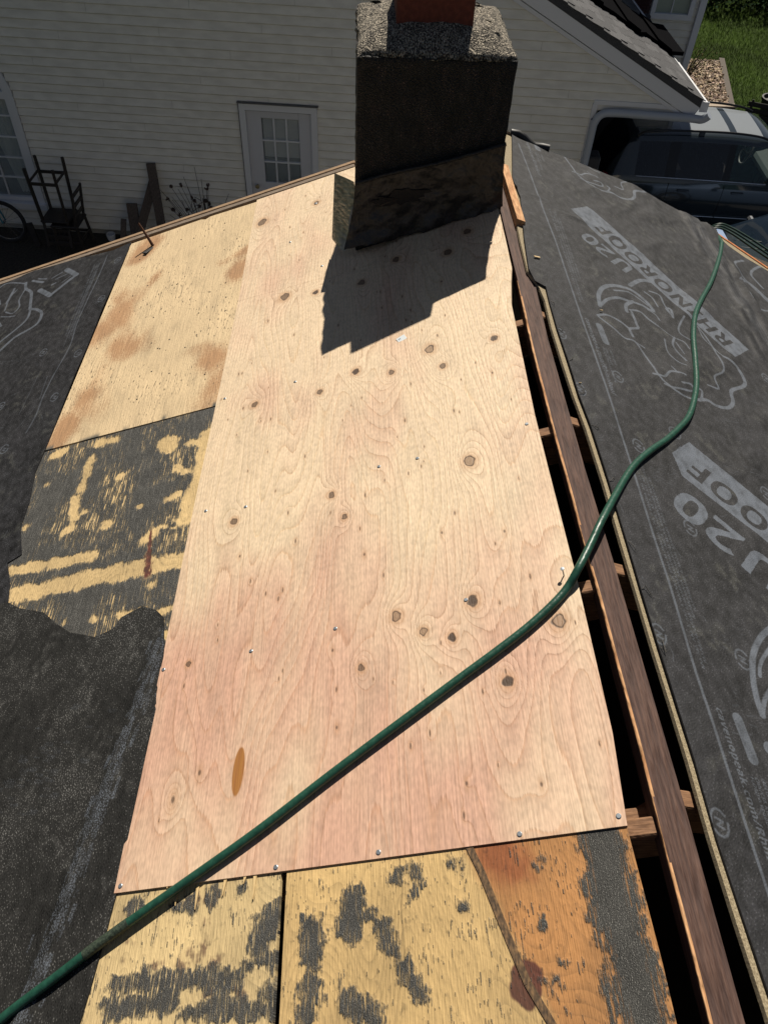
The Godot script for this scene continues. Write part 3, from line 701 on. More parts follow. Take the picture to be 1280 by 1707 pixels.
func near_house() -> void:
	var hs := thing("house", "near house with half stripped roof, new plywood sheet, open ridge and tarred chimney", "house")
	var ply_rect := Rect2(-1.36, -4.0, 1.36, 3.46)
	var ply := new_plywood()
	var edge_ply := grained("ply_edge", Color(0.30, 0.20, 0.10), Color(0.55, 0.40, 0.22), 0.8, 3, Vector3(3, 40, 3), 0.02)
	# outer walls, attic floor: the attic under the open ridge is closed and dark
	var wall_m := mat("house_wall", Color(0.42, 0.40, 0.36), 0.85)
	var st := begin()
	for s in [-1.0, 1.0]:
		st = begin()
		box(st, Vector3(s * 3.0, -3.5, -1.2), Vector3(0.14, 4.52, 5.2))
		commit("side_wall", st, wall_m, hs)
	for zz in [-3.86, 1.45]:
		st = begin()
		var p := PackedVector2Array([Vector2(-2.93, -5.76), Vector2(2.93, -5.76), Vector2(2.93, -1.15), Vector2(0, -0.09), Vector2(-2.93, -1.15)])
		var ix := Geometry2D.triangulate_polygon(p)
		for s in [-0.06, 0.06]:
			for i in range(0, ix.size(), 3):
				var q := []
				for k in 3: q.append(Vector3(p[ix[i + k]].x, p[ix[i + k]].y, zz + s))
				tri(st, q[0], q[1], q[2], Vector3(0, 0, s).normalized())
		commit("gable_wall", st, wall_m, hs)
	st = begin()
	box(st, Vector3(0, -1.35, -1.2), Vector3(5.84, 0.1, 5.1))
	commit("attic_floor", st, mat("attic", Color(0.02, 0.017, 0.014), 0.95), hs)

	# ridge board and rafters
	var old_wood := grained("ridge_wood", Color(0.040, 0.018, 0.013), Color(0.092, 0.047, 0.033), 0.8, 9, Vector3(14.0, 14.0, 0.7), 0.03, 0.5)
	var raf_wood := grained("rafter_wood", Color(0.13, 0.065, 0.033), Color(0.27, 0.145, 0.075), 0.85, 10, Vector3(1.2, 9.0, 9.0), 0.04, 0.4)
	var fresh := grained("split_wood", Color(0.36, 0.17, 0.07), Color(0.58, 0.34, 0.17), 0.8, 12, Vector3(5, 5, 0.8), 0.05, 0.5)
	st = begin()
	for k in 14:   # slightly bowed along its length
		var z0 := 0.7 - 4.55 * k / 14.0; var z1 := 0.7 - 4.55 * (k + 1) / 14.0
		var bow := func(z: float) -> float: return lerpf(0.007, -0.012, ss(-0.6, -2.1, z)) + 0.008 * ss(-2.2, -2.7, z)
		var hx := 0.0315
		var p := []
		for y in [-0.062, -0.021]:
			for c in [[-hx, z0], [hx, z0], [hx, z1], [-hx, z1]]: p.append(Vector3(c[0] + bow.call(c[1]) + (0.004 * sin(c[1] * 23.0) if y < -0.05 else 0.0), y + (0.002 * sin(c[1] * 9.0)), c[1]))
		var mid := Vector3.ZERO
		for q in p: mid += q / 8.0
		for f in [[4, 5, 6, 7], [0, 1, 5, 4], [3, 2, 6, 7], [0, 3, 7, 4], [1, 2, 6, 5]]:
			if k > 0 and f == [0, 1, 5, 4]: continue
			if k < 13 and f == [3, 2, 6, 7]: continue
			quad(st, p[f[0]], p[f[1]], p[f[2]], p[f[3]], (p[f[0]] + p[f[1]] + p[f[2]] + p[f[3]]) * 0.25 - mid)
	var rb := commit("ridge_board", st, old_wood, hs, "brown weathered ridge board down the open slot at the roof peak")
	st = begin()   # the pale split arris along its left edge
	var ar := []
	for k in 30: ar.append(Vector3(-0.0300 + lerpf(0.007, -0.012, ss(-0.6, -2.1, 0.6 - 0.11 * k)) + 0.008 * ss(-2.2, -2.7, 0.6 - 0.11 * k), -0.023 + 0.0015 * sin(k * 1.7), 0.6 - 0.11 * k))
	tube(st, smooth(ar, 3), 0.0042, 6)
	commit("split_edge", st, fresh, rb)
	for side in [-1.0, 1.0]:
		for z in ([-0.556, -1.176, -1.776, -2.353, -2.95, -3.55, 0.05, 0.65] if side < 0 else [-0.618, -1.238, -1.822, -2.396, -3.0, -3.6, 0.0, 0.6]):
			st = begin()
			var a := roof(side * 0.036, z, -0.094); var b := roof(side * 3.0, z, -0.094)
			var up := roof_n(side)
			var d := (b - a).normalized()
			var tw := rng.randf_range(-0.04, 0.04)
			bbox(st, (a + b) * 0.5, Vector3((b - a).length(), 0.138, 0.040), 0.004, Basis(d, up, d.cross(up)).rotated(d, tw))
			commit("rafter", st, raf_wood, hs)
	for z in [-0.60, -1.21, -1.80, -2.385]:   # short blocks nailed to the rafters in the slot
		st = begin()
		var c := roof(-0.14, z + 0.002, -0.10)
		bbox(st, c, Vector3(0.20, 0.06, 0.035), 0.004, Basis(Vector3(0, 0, 1), 0.3))
		commit("nailing_block", st, raf_wood, hs)

	# left slope: base deck, then the panels that can be told apart
	st = begin()
	panel(st, PackedVector2Array([Vector2(-3.35, -3.97), Vector2(-0.115, -3.97), Vector2(-0.115, -2.99), Vector2(-0.72, -2.99), Vector2(-0.72, -0.6), Vector2(-1.5, -0.6), Vector2(-1.5, 1.5), Vector2(-3.35, 1.5)]), -0.016, 0.012, ply_rect)
	commit("under_deck", st, edge_ply, hs)
	st = begin()
	panel(st, PackedVector2Array([Vector2(-1.315, -0.552), Vector2(-0.095, -0.554), Vector2(-0.081, -0.76), Vector2(-0.080, -1.18), Vector2(-0.088, -1.6), Vector2(-0.091, -1.83), Vector2(-0.087, -2.2), Vector2(-0.084, -2.44), Vector2(-0.066, -2.58), Vector2(-0.051, -2.67), Vector2(-0.048, -2.956), Vector2(-1.2515, -3.024), Vector2(-1.288, -1.8)]), 0.006, 0.012, ply_rect)
	var np := commit("plywood_panel", st, ply, hs, "large clean new plywood sheet with knots below the chimney")
	st = begin()
	panel(st, PackedVector2Array([Vector2(-1.2515, -3.0249), Vector2(-0.048, -2.9569), Vector2(-0.046, -3.16), Vector2(-0.045, -3.955), Vector2(-1.243, -3.955)]), 0.006, 0.012, ply_rect)
	commit("plywood_panel", st, ply, hs, "smaller new plywood piece beside and behind the chimney base")
	var nail_m := mat("nail_steel", Color(0.30, 0.33, 0.36), 0.4, 0.7)
	var nl := begin()
	lathe(nl, Vector3.ZERO, [Vector2(0.0058, -0.001), Vector2(0.0058, 0.0010), Vector2(0.0045, 0.0018), Vector2(0.0001, 0.0018)], 10)
	var nail_mesh := nl.commit()
	var lean := Basis(Vector3(0, 0, 1), PITCH)
	for p in [[-.937,-2.331],[-1.236,-2.348],[-1.237,-1.761],[-1.085,-1.735],[-.612,-1.77],[-.482,-1.765],[-.754,-1.181],[-1.01,-1.162],[-.89,-.563],[-.64,-.566],[-.32,-.565],[-.108,-.575],[-1.3,-.567],[-1.29,-1.158],[-.122,-1.798],[-.378,-1.189]]: place("nail", nail_mesh, nail_m, np, Transform3D(lean, roof(p[0], p[1], 0.0065)))
	for p in [Vector2(-1.02, -3.4), Vector2(-0.9, -3.7), Vector2(-0.85, -3.1)]: place("nail", nail_mesh, nail_m, np, Transform3D(lean, roof(p.x, p.y, 0.0065)))
	st = begin()   # one nail left standing
	tube(st, [roof(-0.111, -1.203, 0.004), roof(-0.111, -1.206, 0.034)], 0.0018, 8)
	lathe(st, roof(-0.111, -1.206, 0.034), [Vector2(0.0055, -0.001), Vector2(0.0055, 0.001), Vector2(0.0001, 0.0015)], 10, lean)
	commit("raised_nail", st, nail_m, np)
	st = begin()
	bbox(st, roof(-0.508, -2.412, 0.0072), Vector3(0.036, 0.0012, 0.026), 0.0004, Basis(Vector3.UP, 0.45) * lean)
	var sk := commit("sticker", st, mat("sticker_paper", Color(0.62, 0.66, 0.68), 0.5), np)
	st = begin()
	for k in 5: box(st, roof(-0.518 + 0.005 * k, -2.412 - 0.0025 * k + 0.002, 0.0080), Vector3(0.0032, 0.0003, 0.008), Basis(Vector3.UP, 0.45) * lean)
	commit("sticker_print", st, mat("sticker_ink", Color(0.12, 0.2, 0.3), 0.6), sk)

	st = begin()
	panel(st, PackedVector2Array([Vector2(-2.060, -2.343), Vector2(-1.2655, -2.327), Vector2(-1.2535, -2.99), Vector2(-1.247, -3.945), Vector2(-1.52, -3.955), Vector2(-1.545, -3.94), Vector2(-1.575, -3.956), Vector2(-1.998, -3.945)]), 0.001, 0.012, Rect2(-2.07, -3.97, 0.84, 1.66))
	var oa := commit("plywood_panel", st, weathered_plywood(), hs, "weathered yellowed plywood sheet with brown water stains under the rake")
	var nh := mat("old_nail", Color(0.05, 0.045, 0.04), 0.6, 0.3)
	rng.seed = 33
	for k in 26: place("nail", nail_mesh, nh, oa, Transform3D(lean * Basis().scaled(Vector3(0.6, 1, 0.6)), roof(rng.randf_range(-1.95, -1.3), rng.randf_range(-3.85, -2.42), 0.0012)))
	st = begin()
	var rb0 := Rect2(-2.30, -2.36, 1.05, 1.25)
	panel(st, PackedVector2Array([Vector2(-2.30, -2.337), Vector2(-1.2675, -2.320), Vector2(-1.282, -1.8), Vector2(-1.302, -1.10), Vector2(-2.30, -1.10)]), 0.0005, 0.012, rb0)
	commit("plywood_panel", st, felted_board(0, rb0, 700, 833), hs, "old plywood sheet with torn scraps of dark felt and bare streaks")
	var rl := Rect2(-1.42, -0.60, 0.56, 0.60)
	st = begin()
	panel(st, PackedVector2Array([Vector2(-1.40, -0.575), Vector2(-0.8795, -0.575), Vector2(-0.8775, -0.25), Vector2(-0.876, 0.6), Vector2(-1.40, 0.6)]), 0.0, 0.012, rl)
	commit("plywood_panel", st, felted_board(1, rl, 560, 600), hs, "splintered old board with torn felt at the bottom left of the new sheet")
	var rr := Rect2(-0.87, -0.60, 0.80, 0.60)
	st = begin()
	panel(st, PackedVector2Array([Vector2(-0.8640, -0.575), Vector2(-0.097, -0.575), Vector2(-0.088, -0.30), Vector2(-0.085, 0.6), Vector2(-0.860, 0.6)]), 0.001, 0.014, rr)
	var od := commit("plywood_panel", st, felted_board(2, rr, 800, 600), hs, "orange old board with dark felt patches and a granulated strip by the ridge")
	st = begin()   # lifted strip of veneer lying across the board
	var sl := [Vector2(-0.4345, -0.556), Vector2(-0.412, -0.50), Vector2(-0.3691, -0.363), Vector2(-0.3439, -0.2881), Vector2(-0.3088, -0.2204), Vector2(-0.25, -0.1)]
	for k in 5:
		var d: Vector2 = (sl[k + 1] - sl[k]).orthogonal().normalized() * 0.0075
		var q := []
		for h in [0.0005, 0.0035]:
			for p in [sl[k] - d, sl[k] + d, sl[k + 1] + d, sl[k + 1] - d]: q.append(roof(p.x, p.y, h))
		hexa(st, q)
	commit("veneer_strip", st, grained("strip_wood", Color(0.035, 0.024, 0.016), Color(0.22, 0.13, 0.06), 0.9, 15, Vector3(10, 10, 4), 0.05, 0.2), od)
	for k in 6:   # splinters standing up at the broken upper end of the left board
		st = begin()
		var w = -1.17 + 0.046 * k + 0.022 * sin(k * 5.0)
		var l = 0.018 + 0.055 * absf(sin(k * 2.3))
		var p0 := roof(w - 0.005, -0.566, 0.001); var p1 := roof(w + 0.006, -0.566, 0.001); var p2 := roof(w + 0.004 * sin(k * 1.3), -0.566 + l, 0.003)
		var up := roof_n(-1) * (0.003 + 0.006 * absf(sin(k * 3.1)))
		hexa(st, [p0, p1, p2, p2 - Vector3(0.001, 0, 0), p0 + up * 0.4, p1 + up * 0.4, p2 + up, p2 - Vector3(0.001, 0, 0) + up])
		commit("splinter", st, grained("splinter_wood", Color(0.40, 0.27, 0.12), Color(0.66, 0.50, 0.26), 0.85, 16, Vector3(20, 20, 2), 0.05), hs)

	# membranes on the left slope
	var wr := noise(51, 2.2, 3); var wr2 := noise(52, 0.9, 2)
	var lmem: Array = [Vector2(-2.865,-3.963),Vector2(-2.636,-4.007),Vector2(-2.35,-3.98),Vector2(-2.108,-3.935),Vector2(-2,-3.956),Vector2(-2.013,-3.605),Vector2(-2.033,-3.319),Vector2(-2.042,-2.962),Vector2(-2.056,-2.668),Vector2(-2.059,-2.353)]
	var pt: Array = [Vector2(-2.059,-2.353),Vector2(-2.067,-2.209),Vector2(-2.04,-2.039),Vector2(-2.038,-1.916),Vector2(-1.985,-1.772),Vector2(-2.037,-1.745),Vector2(-1.99,-1.639),Vector2(-1.97,-1.558),Vector2(-1.908,-1.518),Vector2(-1.799,-1.476),Vector2(-1.735,-1.419),Vector2(-1.669,-1.37),Vector2(-1.566,-1.33),Vector2(-1.504,-1.346),Vector2(-1.481,-1.385),Vector2(-1.41,-1.41),Vector2(-1.358,-1.384),Vector2(-1.326,-1.35),Vector2(-1.3,-1.227)]
	var poly := PackedVector2Array()
	for p in lmem: poly.append(p)
	for k in range(1, 8): poly.append(pt[k])
	poly.append(Vector2(-2.06, -1.50)); poly.append(Vector2(-3.3, -1.50)); poly.append(Vector2(-3.3, -3.93))
	st = begin()
	var lh := func(p: Vector2) -> float: return 0.0045 + 0.006 * maxf(0.0, wr.get_noise_2d(p.x * 1.4, p.y * 0.7)) + 0.003 * wr2.get_noise_2d(p.x * 3.0, p.y)
	var ip := left_print()
	cloth(st, poly, 0.03, lh, ip.r)
	scuffs(ip, 62, 260)
	var lm0 := membrane(ip, 0.017, 61, false)
	lm0.metallic_specular = 0.25
	commit("roof_membrane", st, lm0, hs, "dark printed underlayment at the upper left of the old plywood")
	poly = PackedVector2Array([Vector2(-3.3, -1.56), Vector2(-2.3, -1.56)])
	for k in range(7, pt.size()): poly.append(pt[k])
	for p in [Vector2(-1.289, -1.1), Vector2(-1.309, -0.553), Vector2(-1.3175, -0.4672), Vector2(-1.33, -0.36), Vector2(-1.345, -0.26), Vector2(-1.36, 0.3), Vector2(-3.3, 0.3)]: poly.append(p)
	st = begin()
	var ih := func(p: Vector2) -> float: return 0.0048 + 0.005 * maxf(0.0, wr.get_noise_2d(p.x * 1.2 + 7.0, p.y * 0.8)) + 0.012 * ss(0.05, 0.0, absf(p.x + 1.385 + (p.y + 0.9) * 0.19 + 0.02 * wr2.get_noise_2d(p.y * 4.0, 1.0)) * 1.3) * ss(-1.35, -1.1, p.y)
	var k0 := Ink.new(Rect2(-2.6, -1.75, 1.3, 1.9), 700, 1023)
	rng.seed = 91   # the worn fold, with its highlight whitened into the colour
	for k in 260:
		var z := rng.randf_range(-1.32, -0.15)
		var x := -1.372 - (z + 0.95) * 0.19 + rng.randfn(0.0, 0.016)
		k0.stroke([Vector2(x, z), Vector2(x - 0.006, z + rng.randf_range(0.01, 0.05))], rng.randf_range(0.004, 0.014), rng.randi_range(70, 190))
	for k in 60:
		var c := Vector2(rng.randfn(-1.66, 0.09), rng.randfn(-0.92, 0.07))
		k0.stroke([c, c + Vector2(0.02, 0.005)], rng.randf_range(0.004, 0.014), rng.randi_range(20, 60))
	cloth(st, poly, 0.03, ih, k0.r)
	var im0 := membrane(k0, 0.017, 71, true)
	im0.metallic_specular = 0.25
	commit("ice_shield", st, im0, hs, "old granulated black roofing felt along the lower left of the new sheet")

	# right slope
	var osb_m := grained("osb", Color(0.16, 0.125, 0.075), Color(0.40, 0.335, 0.22), 0.9, 18, Vector3(14, 14, 14), 0.05, 0.2)
	var ro: Array = [Vector2(.006,-2.854),Vector2(.002,-2.631),Vector2(.037,-2.537),Vector2(.046,-2.454),Vector2(.041,-2.284),Vector2(.046,-2.083),Vector2(.053,-1.915),Vector2(.065,-1.763),Vector2(.072,-1.534),Vector2(.072,-1.309),Vector2(.074,-1.149),Vector2(.075,-.976),Vector2(.079,-.822),Vector2(.081,-.687),Vector2(.079,-.523),Vector2(.084,-.36),Vector2(.091,-.218)]
	var re: Array = [Vector2(.106,-3.85),Vector2(.054,-3.404),Vector2(.069,-3.248),Vector2(.025,-2.866),Vector2(.007,-2.635),Vector2(.021,-2.56),Vector2(.065,-2.544),Vector2(.062,-2.444),Vector2(.061,-2.283),Vector2(.067,-2.092),Vector2(.07,-1.922),Vector2(.082,-1.778),Vector2(.088,-1.539),Vector2(.089,-1.314),Vector2(.088,-1.153),Vector2(.09,-.979),Vector2(.093,-.825),Vector2(.097,-.689),Vector2(.095,-.524),Vector2(.102,-.362),Vector2(.109,-.219)]
	var rk: Array = [Vector2(.133,-3.942),Vector2(.188,-3.941),Vector2(.313,-3.923),Vector2(.512,-3.935),Vector2(.847,-3.939),Vector2(1.098,-3.879),Vector2(1.351,-3.809),Vector2(1.34,-3.698),Vector2(1.466,-3.599),Vector2(1.601,-3.541)]
	poly = PackedVector2Array()
	for p in ro: poly.append(p + Vector2(0.004, 0))
	poly.append(Vector2(0.10, 0.75)); poly.append(Vector2(0.0, 0.75)); poly.append(Vector2(0.0, 1.5)); poly.append(Vector2(3.3, 1.5)); poly.append(Vector2(3.3, -3.40)); poly.append(Vector2(1.9, -3.53)); poly.append(Vector2(1.62, -3.60)); poly.append(Vector2(1.33, -3.80)); poly.append(Vector2(0.85, -3.925)); poly.append(Vector2(0.06, -3.93))
	st = begin()
	panel(st, poly, -0.003, 0.010, Rect2(0, 0, 1, 1), false)
	commit("osb_panel", st, osb_m, hs, "rough strand board edge along the right of the open ridge")
	poly = PackedVector2Array()
	for k in range(1, re.size()): poly.append(re[k])
	poly.append(Vector2(0.115, 0.75)); poly.append(Vector2(3.3, 0.75)); poly.append(Vector2(3.3, -3.40)); poly.append(Vector2(1.9, -3.52))
	for k in range(rk.size() - 1, -1, -1): poly.append(rk[k])
	st = begin()
	var rh := func(p: Vector2) -> float:
		var f := 0.003 + 0.015 * maxf(0.0, wr.get_noise_2d(p.x * 1.1 + 3.0, p.y * 1.3 + p.x * 0.8)) * ss(0.2, 0.6, p.x) + 0.004 * wr2.get_noise_2d(p.x * 2.6, p.y * 1.2)
		for t in 4: f += 0.010 * ss(0.030, 0.0, absf(p.x - 1.16 - 0.055 * t + 0.05 * wr2.get_noise_2d(p.y * 1.7, 5.0 * t))) * ss(-2.2, -2.7, p.y)
		f += 0.007 * ss(0.03, 0.0, absf(p.y + 3.36 - 0.30 * p.x + 0.05 * wr2.get_noise_2d(p.x * 3.0, 2.0))) * ss(0.95, 0.5, p.x)
		return f + 0.004
	ip = right_print()
	cloth(st, poly, 0.03, rh, ip.r, false)
	scuffs(ip, 82, 420)
	var rm0 := membrane(ip, 0.0185, 81, false)
	rm0.metallic_specular = 0.4
	var rm := commit("roof_membrane", st, rm0, hs, "dark printed underlayment over the whole right slope")
	st = begin()   # the curled flap at the rake behind the chimney
	var fl := []
	for k in 7: fl.append(roof(0.13 + 0.035 * k, -3.955 + 0.004 * k, 0.004 + 0.010 * sin(k * 1.3)))
	tube(st, fl, 0.020, 8)
	commit("curled_flap", st, mat("flap", Color(0.012, 0.012, 0.013), 0.45), rm)
	st = begin()
	for k in 2:
		var a := roof(1.37 + 1.2 * k, -3.80 + 0.34 * k, -0.010); var b := roof(2.57, -3.46, -0.010)
		if k == 0: beam(st, roof(1.33, -3.83, -0.012), roof(1.64, -3.62, -0.012), 0.016, 0.02)
	commit("rake_edge", st, grained("orange_edge", Color(0.42, 0.12, 0.03), Color(0.55, 0.22, 0.07), 0.7, 19, Vector3(4, 4, 4), 0.05), hs)
	rng.seed = 44   # staples and splinters along the ragged edge
	for k in 9:
		st = begin()
		var p: Vector2 = re[7 + k]
		tube(st, [roof(p.x + 0.002, p.y, 0.010), roof(p.x + rng.randf_range(0.008, 0.02), p.y + rng.randf_range(-0.02, 0.02), 0.016), roof(p.x + rng.randf_range(0.01, 0.03), p.y + rng.randf_range(-0.03, 0.03), 0.012)], 0.0012, 5)
		commit("staple", st, nh, hs)
	st = begin()   # wood piece in the slot by the chimney
	hexa(st, [Vector3(0.000, -0.02, -3.50), Vector3(0.046, -0.035, -3.50), Vector3(0.052, -0.035, -2.985), Vector3(0.008, -0.02, -2.985), Vector3(0.005, 0.016, -3.50), Vector3(0.042, 0.004, -3.50), Vector3(0.047, 0.004, -2.99), Vector3(0.012, 0.016, -2.99)])
	commit("wood_strip", st, fresh, hs, "fresh orange split wood strip in the ridge slot beside the chimney")

	# rake boards along the left gable edge
	var rake_m := grained("rake_wood", Color(0.17, 0.105, 0.06), Color(0.40, 0.27, 0.155), 0.85, 20, Vector3(0.8, 14, 14), 0.05, 0.4)
	var rake_g := grained("rake_grey", Color(0.11, 0.085, 0.065), Color(0.25, 0.19, 0.14), 0.9, 21, Vector3(0.8, 14, 14), 0.05, 0.4)
	for k in 2:
		st = begin()
		var z := [-3.995, -4.055][k] as float
		var a := roof(-0.70, z, [-0.050, -0.058][k]); var b := roof(-3.35, z - 0.02, [-0.052, -0.060][k])
		beam(st, a, b, [0.034, 0.030][k], 0.10, roof_n(-1))
		commit("rake_board", st, [rake_g, rake_m][k], hs)
	st = begin()
	for k in 2: beam(st, roof(0.05, -3.985, -0.05), roof(1.3, -3.88, -0.06), 0.03, 0.09, roof_n(1))
	commit("rake_board", st, rake_g, hs)
	chimney(hs)

func lumpy(st: SurfaceTool, lo: Vector3, hi: Vector3, cell: float, amp: float, sd: int, shape = null) -> void:
	var n := noise(sd, 9.0, 3)
	var move := func(p: Vector3) -> Vector3:
		if shape != null: p = shape.call(p)
		return p + Vector3(n.get_noise_3dv(p), n.get_noise_3dv(p + Vector3(9, 0, 0)), n.get_noise_3dv(p + Vector3(0, 9, 0))) * amp
	st.set_smooth_group(0)
	for ax in 3:
		var u := (ax + 1) % 3; var v := (ax + 2) % 3
		var nu := maxi(1, ceili((hi[u] - lo[u]) / cell)); var nv := maxi(1, ceili((hi[v] - lo[v]) / cell))
		for sg in 2:
			for i in nu:
				for j in nv:
					var q := []
					for c in [[0, 0], [1, 0], [1, 1], [0, 1]]:
						var p := Vector3.ZERO
						p[ax] = lo[ax] if sg == 0 else hi[ax]
						p[u] = lerpf(lo[u], hi[u], float(i + c[0]) / nu); p[v] = lerpf(lo[v], hi[v], float(j + c[1]) / nv)
						q.append(move.call(p))
					var hint := Vector3.ZERO
					hint[ax] = -1.0 if sg == 0 else 1.0
					var f := [q[0], q[1], q[2], q[3]]
					if (q[1] - q[0]).cross(q[3] - q[0]).dot(hint) > 0.0: f = [q[0], q[3], q[2], q[1]]
					for t in [0, 1, 2, 0, 2, 3]: st.add_vertex(f[t])

func chimney(hs: Node3D) -> void:
	var ch := Node3D.new()
	ch.name = "chimney"
	hs.add_child(ch)
	ch.set_meta("label", "black tarred chimney with granular crown and clay flue, flashing torn at its base")
	var tar := grained("tar", Color(0.004, 0.004, 0.004), Color(0.016, 0.0135, 0.0132), 0.62, 24, Vector3(3.0, 3.0, 3.0), 0.035, 0.9)
	var st := begin()
	lumpy(st, Vector3(-0.652, -0.9, -3.72), Vector3(-0.057, 0.555, -3.14), 0.022, 0.007, 25, func(p: Vector3) -> Vector3:
		var k := ss(0.25, -0.05, p.y)
		return p + Vector3(0.022 * k * (1.0 if p.x > -0.3 else 0.0), 0, 0))
	st.generate_normals()
	var shaft_m := StandardMaterial3D.new()
	var ti := Image.create(512, 512, false, Image.FORMAT_RGB8)
	var t1 := noise(126, 0.11, 2); var t2 := noise(127, 0.012, 3); var t3 := noise(128, 0.05, 2)
	for j in 512:
		for i in 512:
			var g := t1.get_noise_2d(i, j); var b := t2.get_noise_2d(i * 1.6, j * 0.6); var d := t3.get_noise_2d(i, j * 0.35)
			var l := 0.0075 + 0.006 * b + 0.006 * d + 0.004 * g + 0.085 * ss(0.50, 0.75, g + 0.25 * b)
			l = maxf(l, 0.002)
			var br := ss(0.15, 0.5, b)
			ti.set_pixel(i, j, Color(l * (1.03 + 0.5 * br), l * (1.0 + 0.1 * br), l).linear_to_srgb())
	shaft_m.albedo_texture = ImageTexture.create_from_image(ti)
	shaft_m.roughness = 0.7
	shaft_m.uv1_triplanar = true; shaft_m.uv1_scale = Vector3(1.9, 1.9, 1.9)
	shaft_m.normal_enabled = true
	var sb := NoiseTexture2D.new()
	sb.width = 512; sb.height = 512; sb.as_normal_map = true; sb.bump_strength = 10.0; sb.noise = noise(126, 0.11, 3); sb.seamless = true
	shaft_m.normal_texture = sb
	commit("shaft", st, shaft_m, ch)
	# crown: a rough mortar wash that slopes up to the flue
	st = begin()
	var speck := StandardMaterial3D.new()
	var si := Image.create(512, 512, false, Image.FORMAT_RGB8)
	var s1 := noise(26, 0.085, 2); var s2 := noise(27, 0.02, 2)
	for j in 512:
		for i in 512:
			var v := s1.get_noise_2d(i, j) + 0.35 * s2.get_noise_2d(i, j)
			var l := lerpf(0.022, 0.46, ss(-0.12, 0.48, v))
			si.set_pixel(i, j, Color(l, l * 0.88, l * 0.70).linear_to_srgb())
	speck.albedo_texture = ImageTexture.create_from_image(si)
	speck.roughness = 0.95
	speck.uv1_triplanar = true
	speck.uv1_scale = Vector3(2.6, 2.6, 2.6)
	var bt := NoiseTexture2D.new()
	bt.width = 512; bt.height = 512; bt.as_normal_map = true; bt.bump_strength = 12.0; bt.noise = noise(26, 0.085, 2); bt.seamless = true
	speck.normal_enabled = true; speck.normal_texture = bt
	lumpy(st, Vector3(-0.655, 0.552, -3.725), Vector3(-0.054, 0.652, -3.137), 0.02, 0.010, 28, func(p: Vector3) -> Vector3:
		var t := (p.y - 0.552) / 0.10   # pull the upper ring in so that the top is domed
		var c := Vector3(-0.355, p.y, -3.43)
		var k := 1.0 - 0.42 * t * t - 0.05 * t
		return Vector3(c.x + (p.x - c.x) * (1.0 - 0.34 * pow(maxf(t, 0.0), 1.5)), 0.552 + 0.062 * sin(t * 1.5) + 0.036 * t * (1.0 - pow((p.x - c.x) / 0.3, 2.0)), c.z + (p.z - c.z) * (1.0 - 0.66 * t - 0.0 * k)))
	st.generate_normals()
	commit("crown", st, speck, ch)
	st = begin()   # square clay flue with walls
	var clay := grained("clay", Color(0.10, 0.022, 0.013), Color(0.155, 0.036, 0.022), 0.8, 29, Vector3(5, 5, 5), 0.03, 0.3)
	for s in [[Vector3(-0.362, 0.70, -3.292), Vector3(0.290, 0.25, 0.026)], [Vector3(-0.362, 0.70, -3.556), Vector3(0.290, 0.25, 0.026)], [Vector3(-0.494, 0.70, -3.424), Vector3(0.026, 0.249, 0.237)], [Vector3(-0.230, 0.70, -3.424), Vector3(0.026, 0.249, 0.237)]]: bbox(st, s[0], s[1], 0.005)
	commit("flue_liner", st, clay, ch)
	# apron flashing: bent outwards at its lower left corner
	var fm := grained("flashing_tar", Color(0.006, 0.006, 0.0062), Color(0.030, 0.027, 0.0265), 0.42, 30, Vector3(2.2, 2.2, 2.2), 0.02, 0.5)
	st = begin()
	var cols := 44; var rows := 18
	var crink := noise(129, 1.6, 3)
	var g := []
	for i in cols + 1:
		var t := float(i) / cols
		var x := lerpf(-0.657, -0.030, t)
		var top := Vector3(lerpf(-0.657, -0.054, t), lerpf(0.085, 0.258, t) + 0.004 * sin(t * 31.0), -3.126)
		var flare := ss(0.55, 0.0, t)
		var by := -absf(x / cs) * sn + 0.012 + 0.030 * flare * flare
		var bot := Vector3(x - 0.046 * flare * flare, by, -3.117 + 0.022 * flare)
		var col := []
		for j in rows + 1:
			var s := float(j) / rows
			var p := top.lerp(bot, s)
			p.z = lerpf(top.z, bot.z, pow(s, 2.4))
			p.x = lerpf(top.x, bot.x, pow(s, 1.8))
			p.z += 0.004 * sin(t * 17.0 + s * 5.0) * s + 0.016 * crink.get_noise_2d(t * 3.0, s * 2.0) * s
			if j == rows: p.y += 0.010 * crink.get_noise_2d(t * 9.0, 7.0)
			col.append(p)
		g.append(col)
	grid(st, g, Vector3(0, 0.3, 1))
	commit("apron_flashing", st, fm, ch, "dark flashing apron bent away from the chimney's foot")
	st = begin()   # its torn side wing
	g = []
	for i in 9:
		var t := float(i) / 8
		var a := Vector3(-0.660, 0.085, -3.135); var e := Vector3(-0.703, -0.212, -3.097)
		var col := []
		for j in 13:
			var s := float(j) / 12
			var p := Vector3(lerpf(a.x, e.x, pow(s, 1.8)), lerpf(a.y, e.y, s), lerpf(a.z, e.z, pow(s, 2.4)))
			var o := Vector3(lerpf(-0.742, -0.757, s), lerpf(0.090, -0.205, s), lerpf(-3.20, -3.195, s))
			col.append(p.lerp(o, t) + Vector3(0.006 * sin(s * 9.0 + t * 3.0), 0, 0.005 * sin(s * 7.0)) * (1.0 - t))
		g.append(col)
	grid(st, g, Vector3(-0.4, 0.5, 0.6))
	var lead := grained("lead", Color(0.13, 0.135, 0.135), Color(0.36, 0.37, 0.365), 0.34, 31, Vector3(5, 5, 5), 0.03, 0.4)
	lead.metallic = 0.5
	commit("flashing_wing", st, lead, ch, "grey metal flashing wing curled out left of the chimney")
	st = begin()   # a dried patch of tar cement
	var tn := noise(39, 1.0, 3)
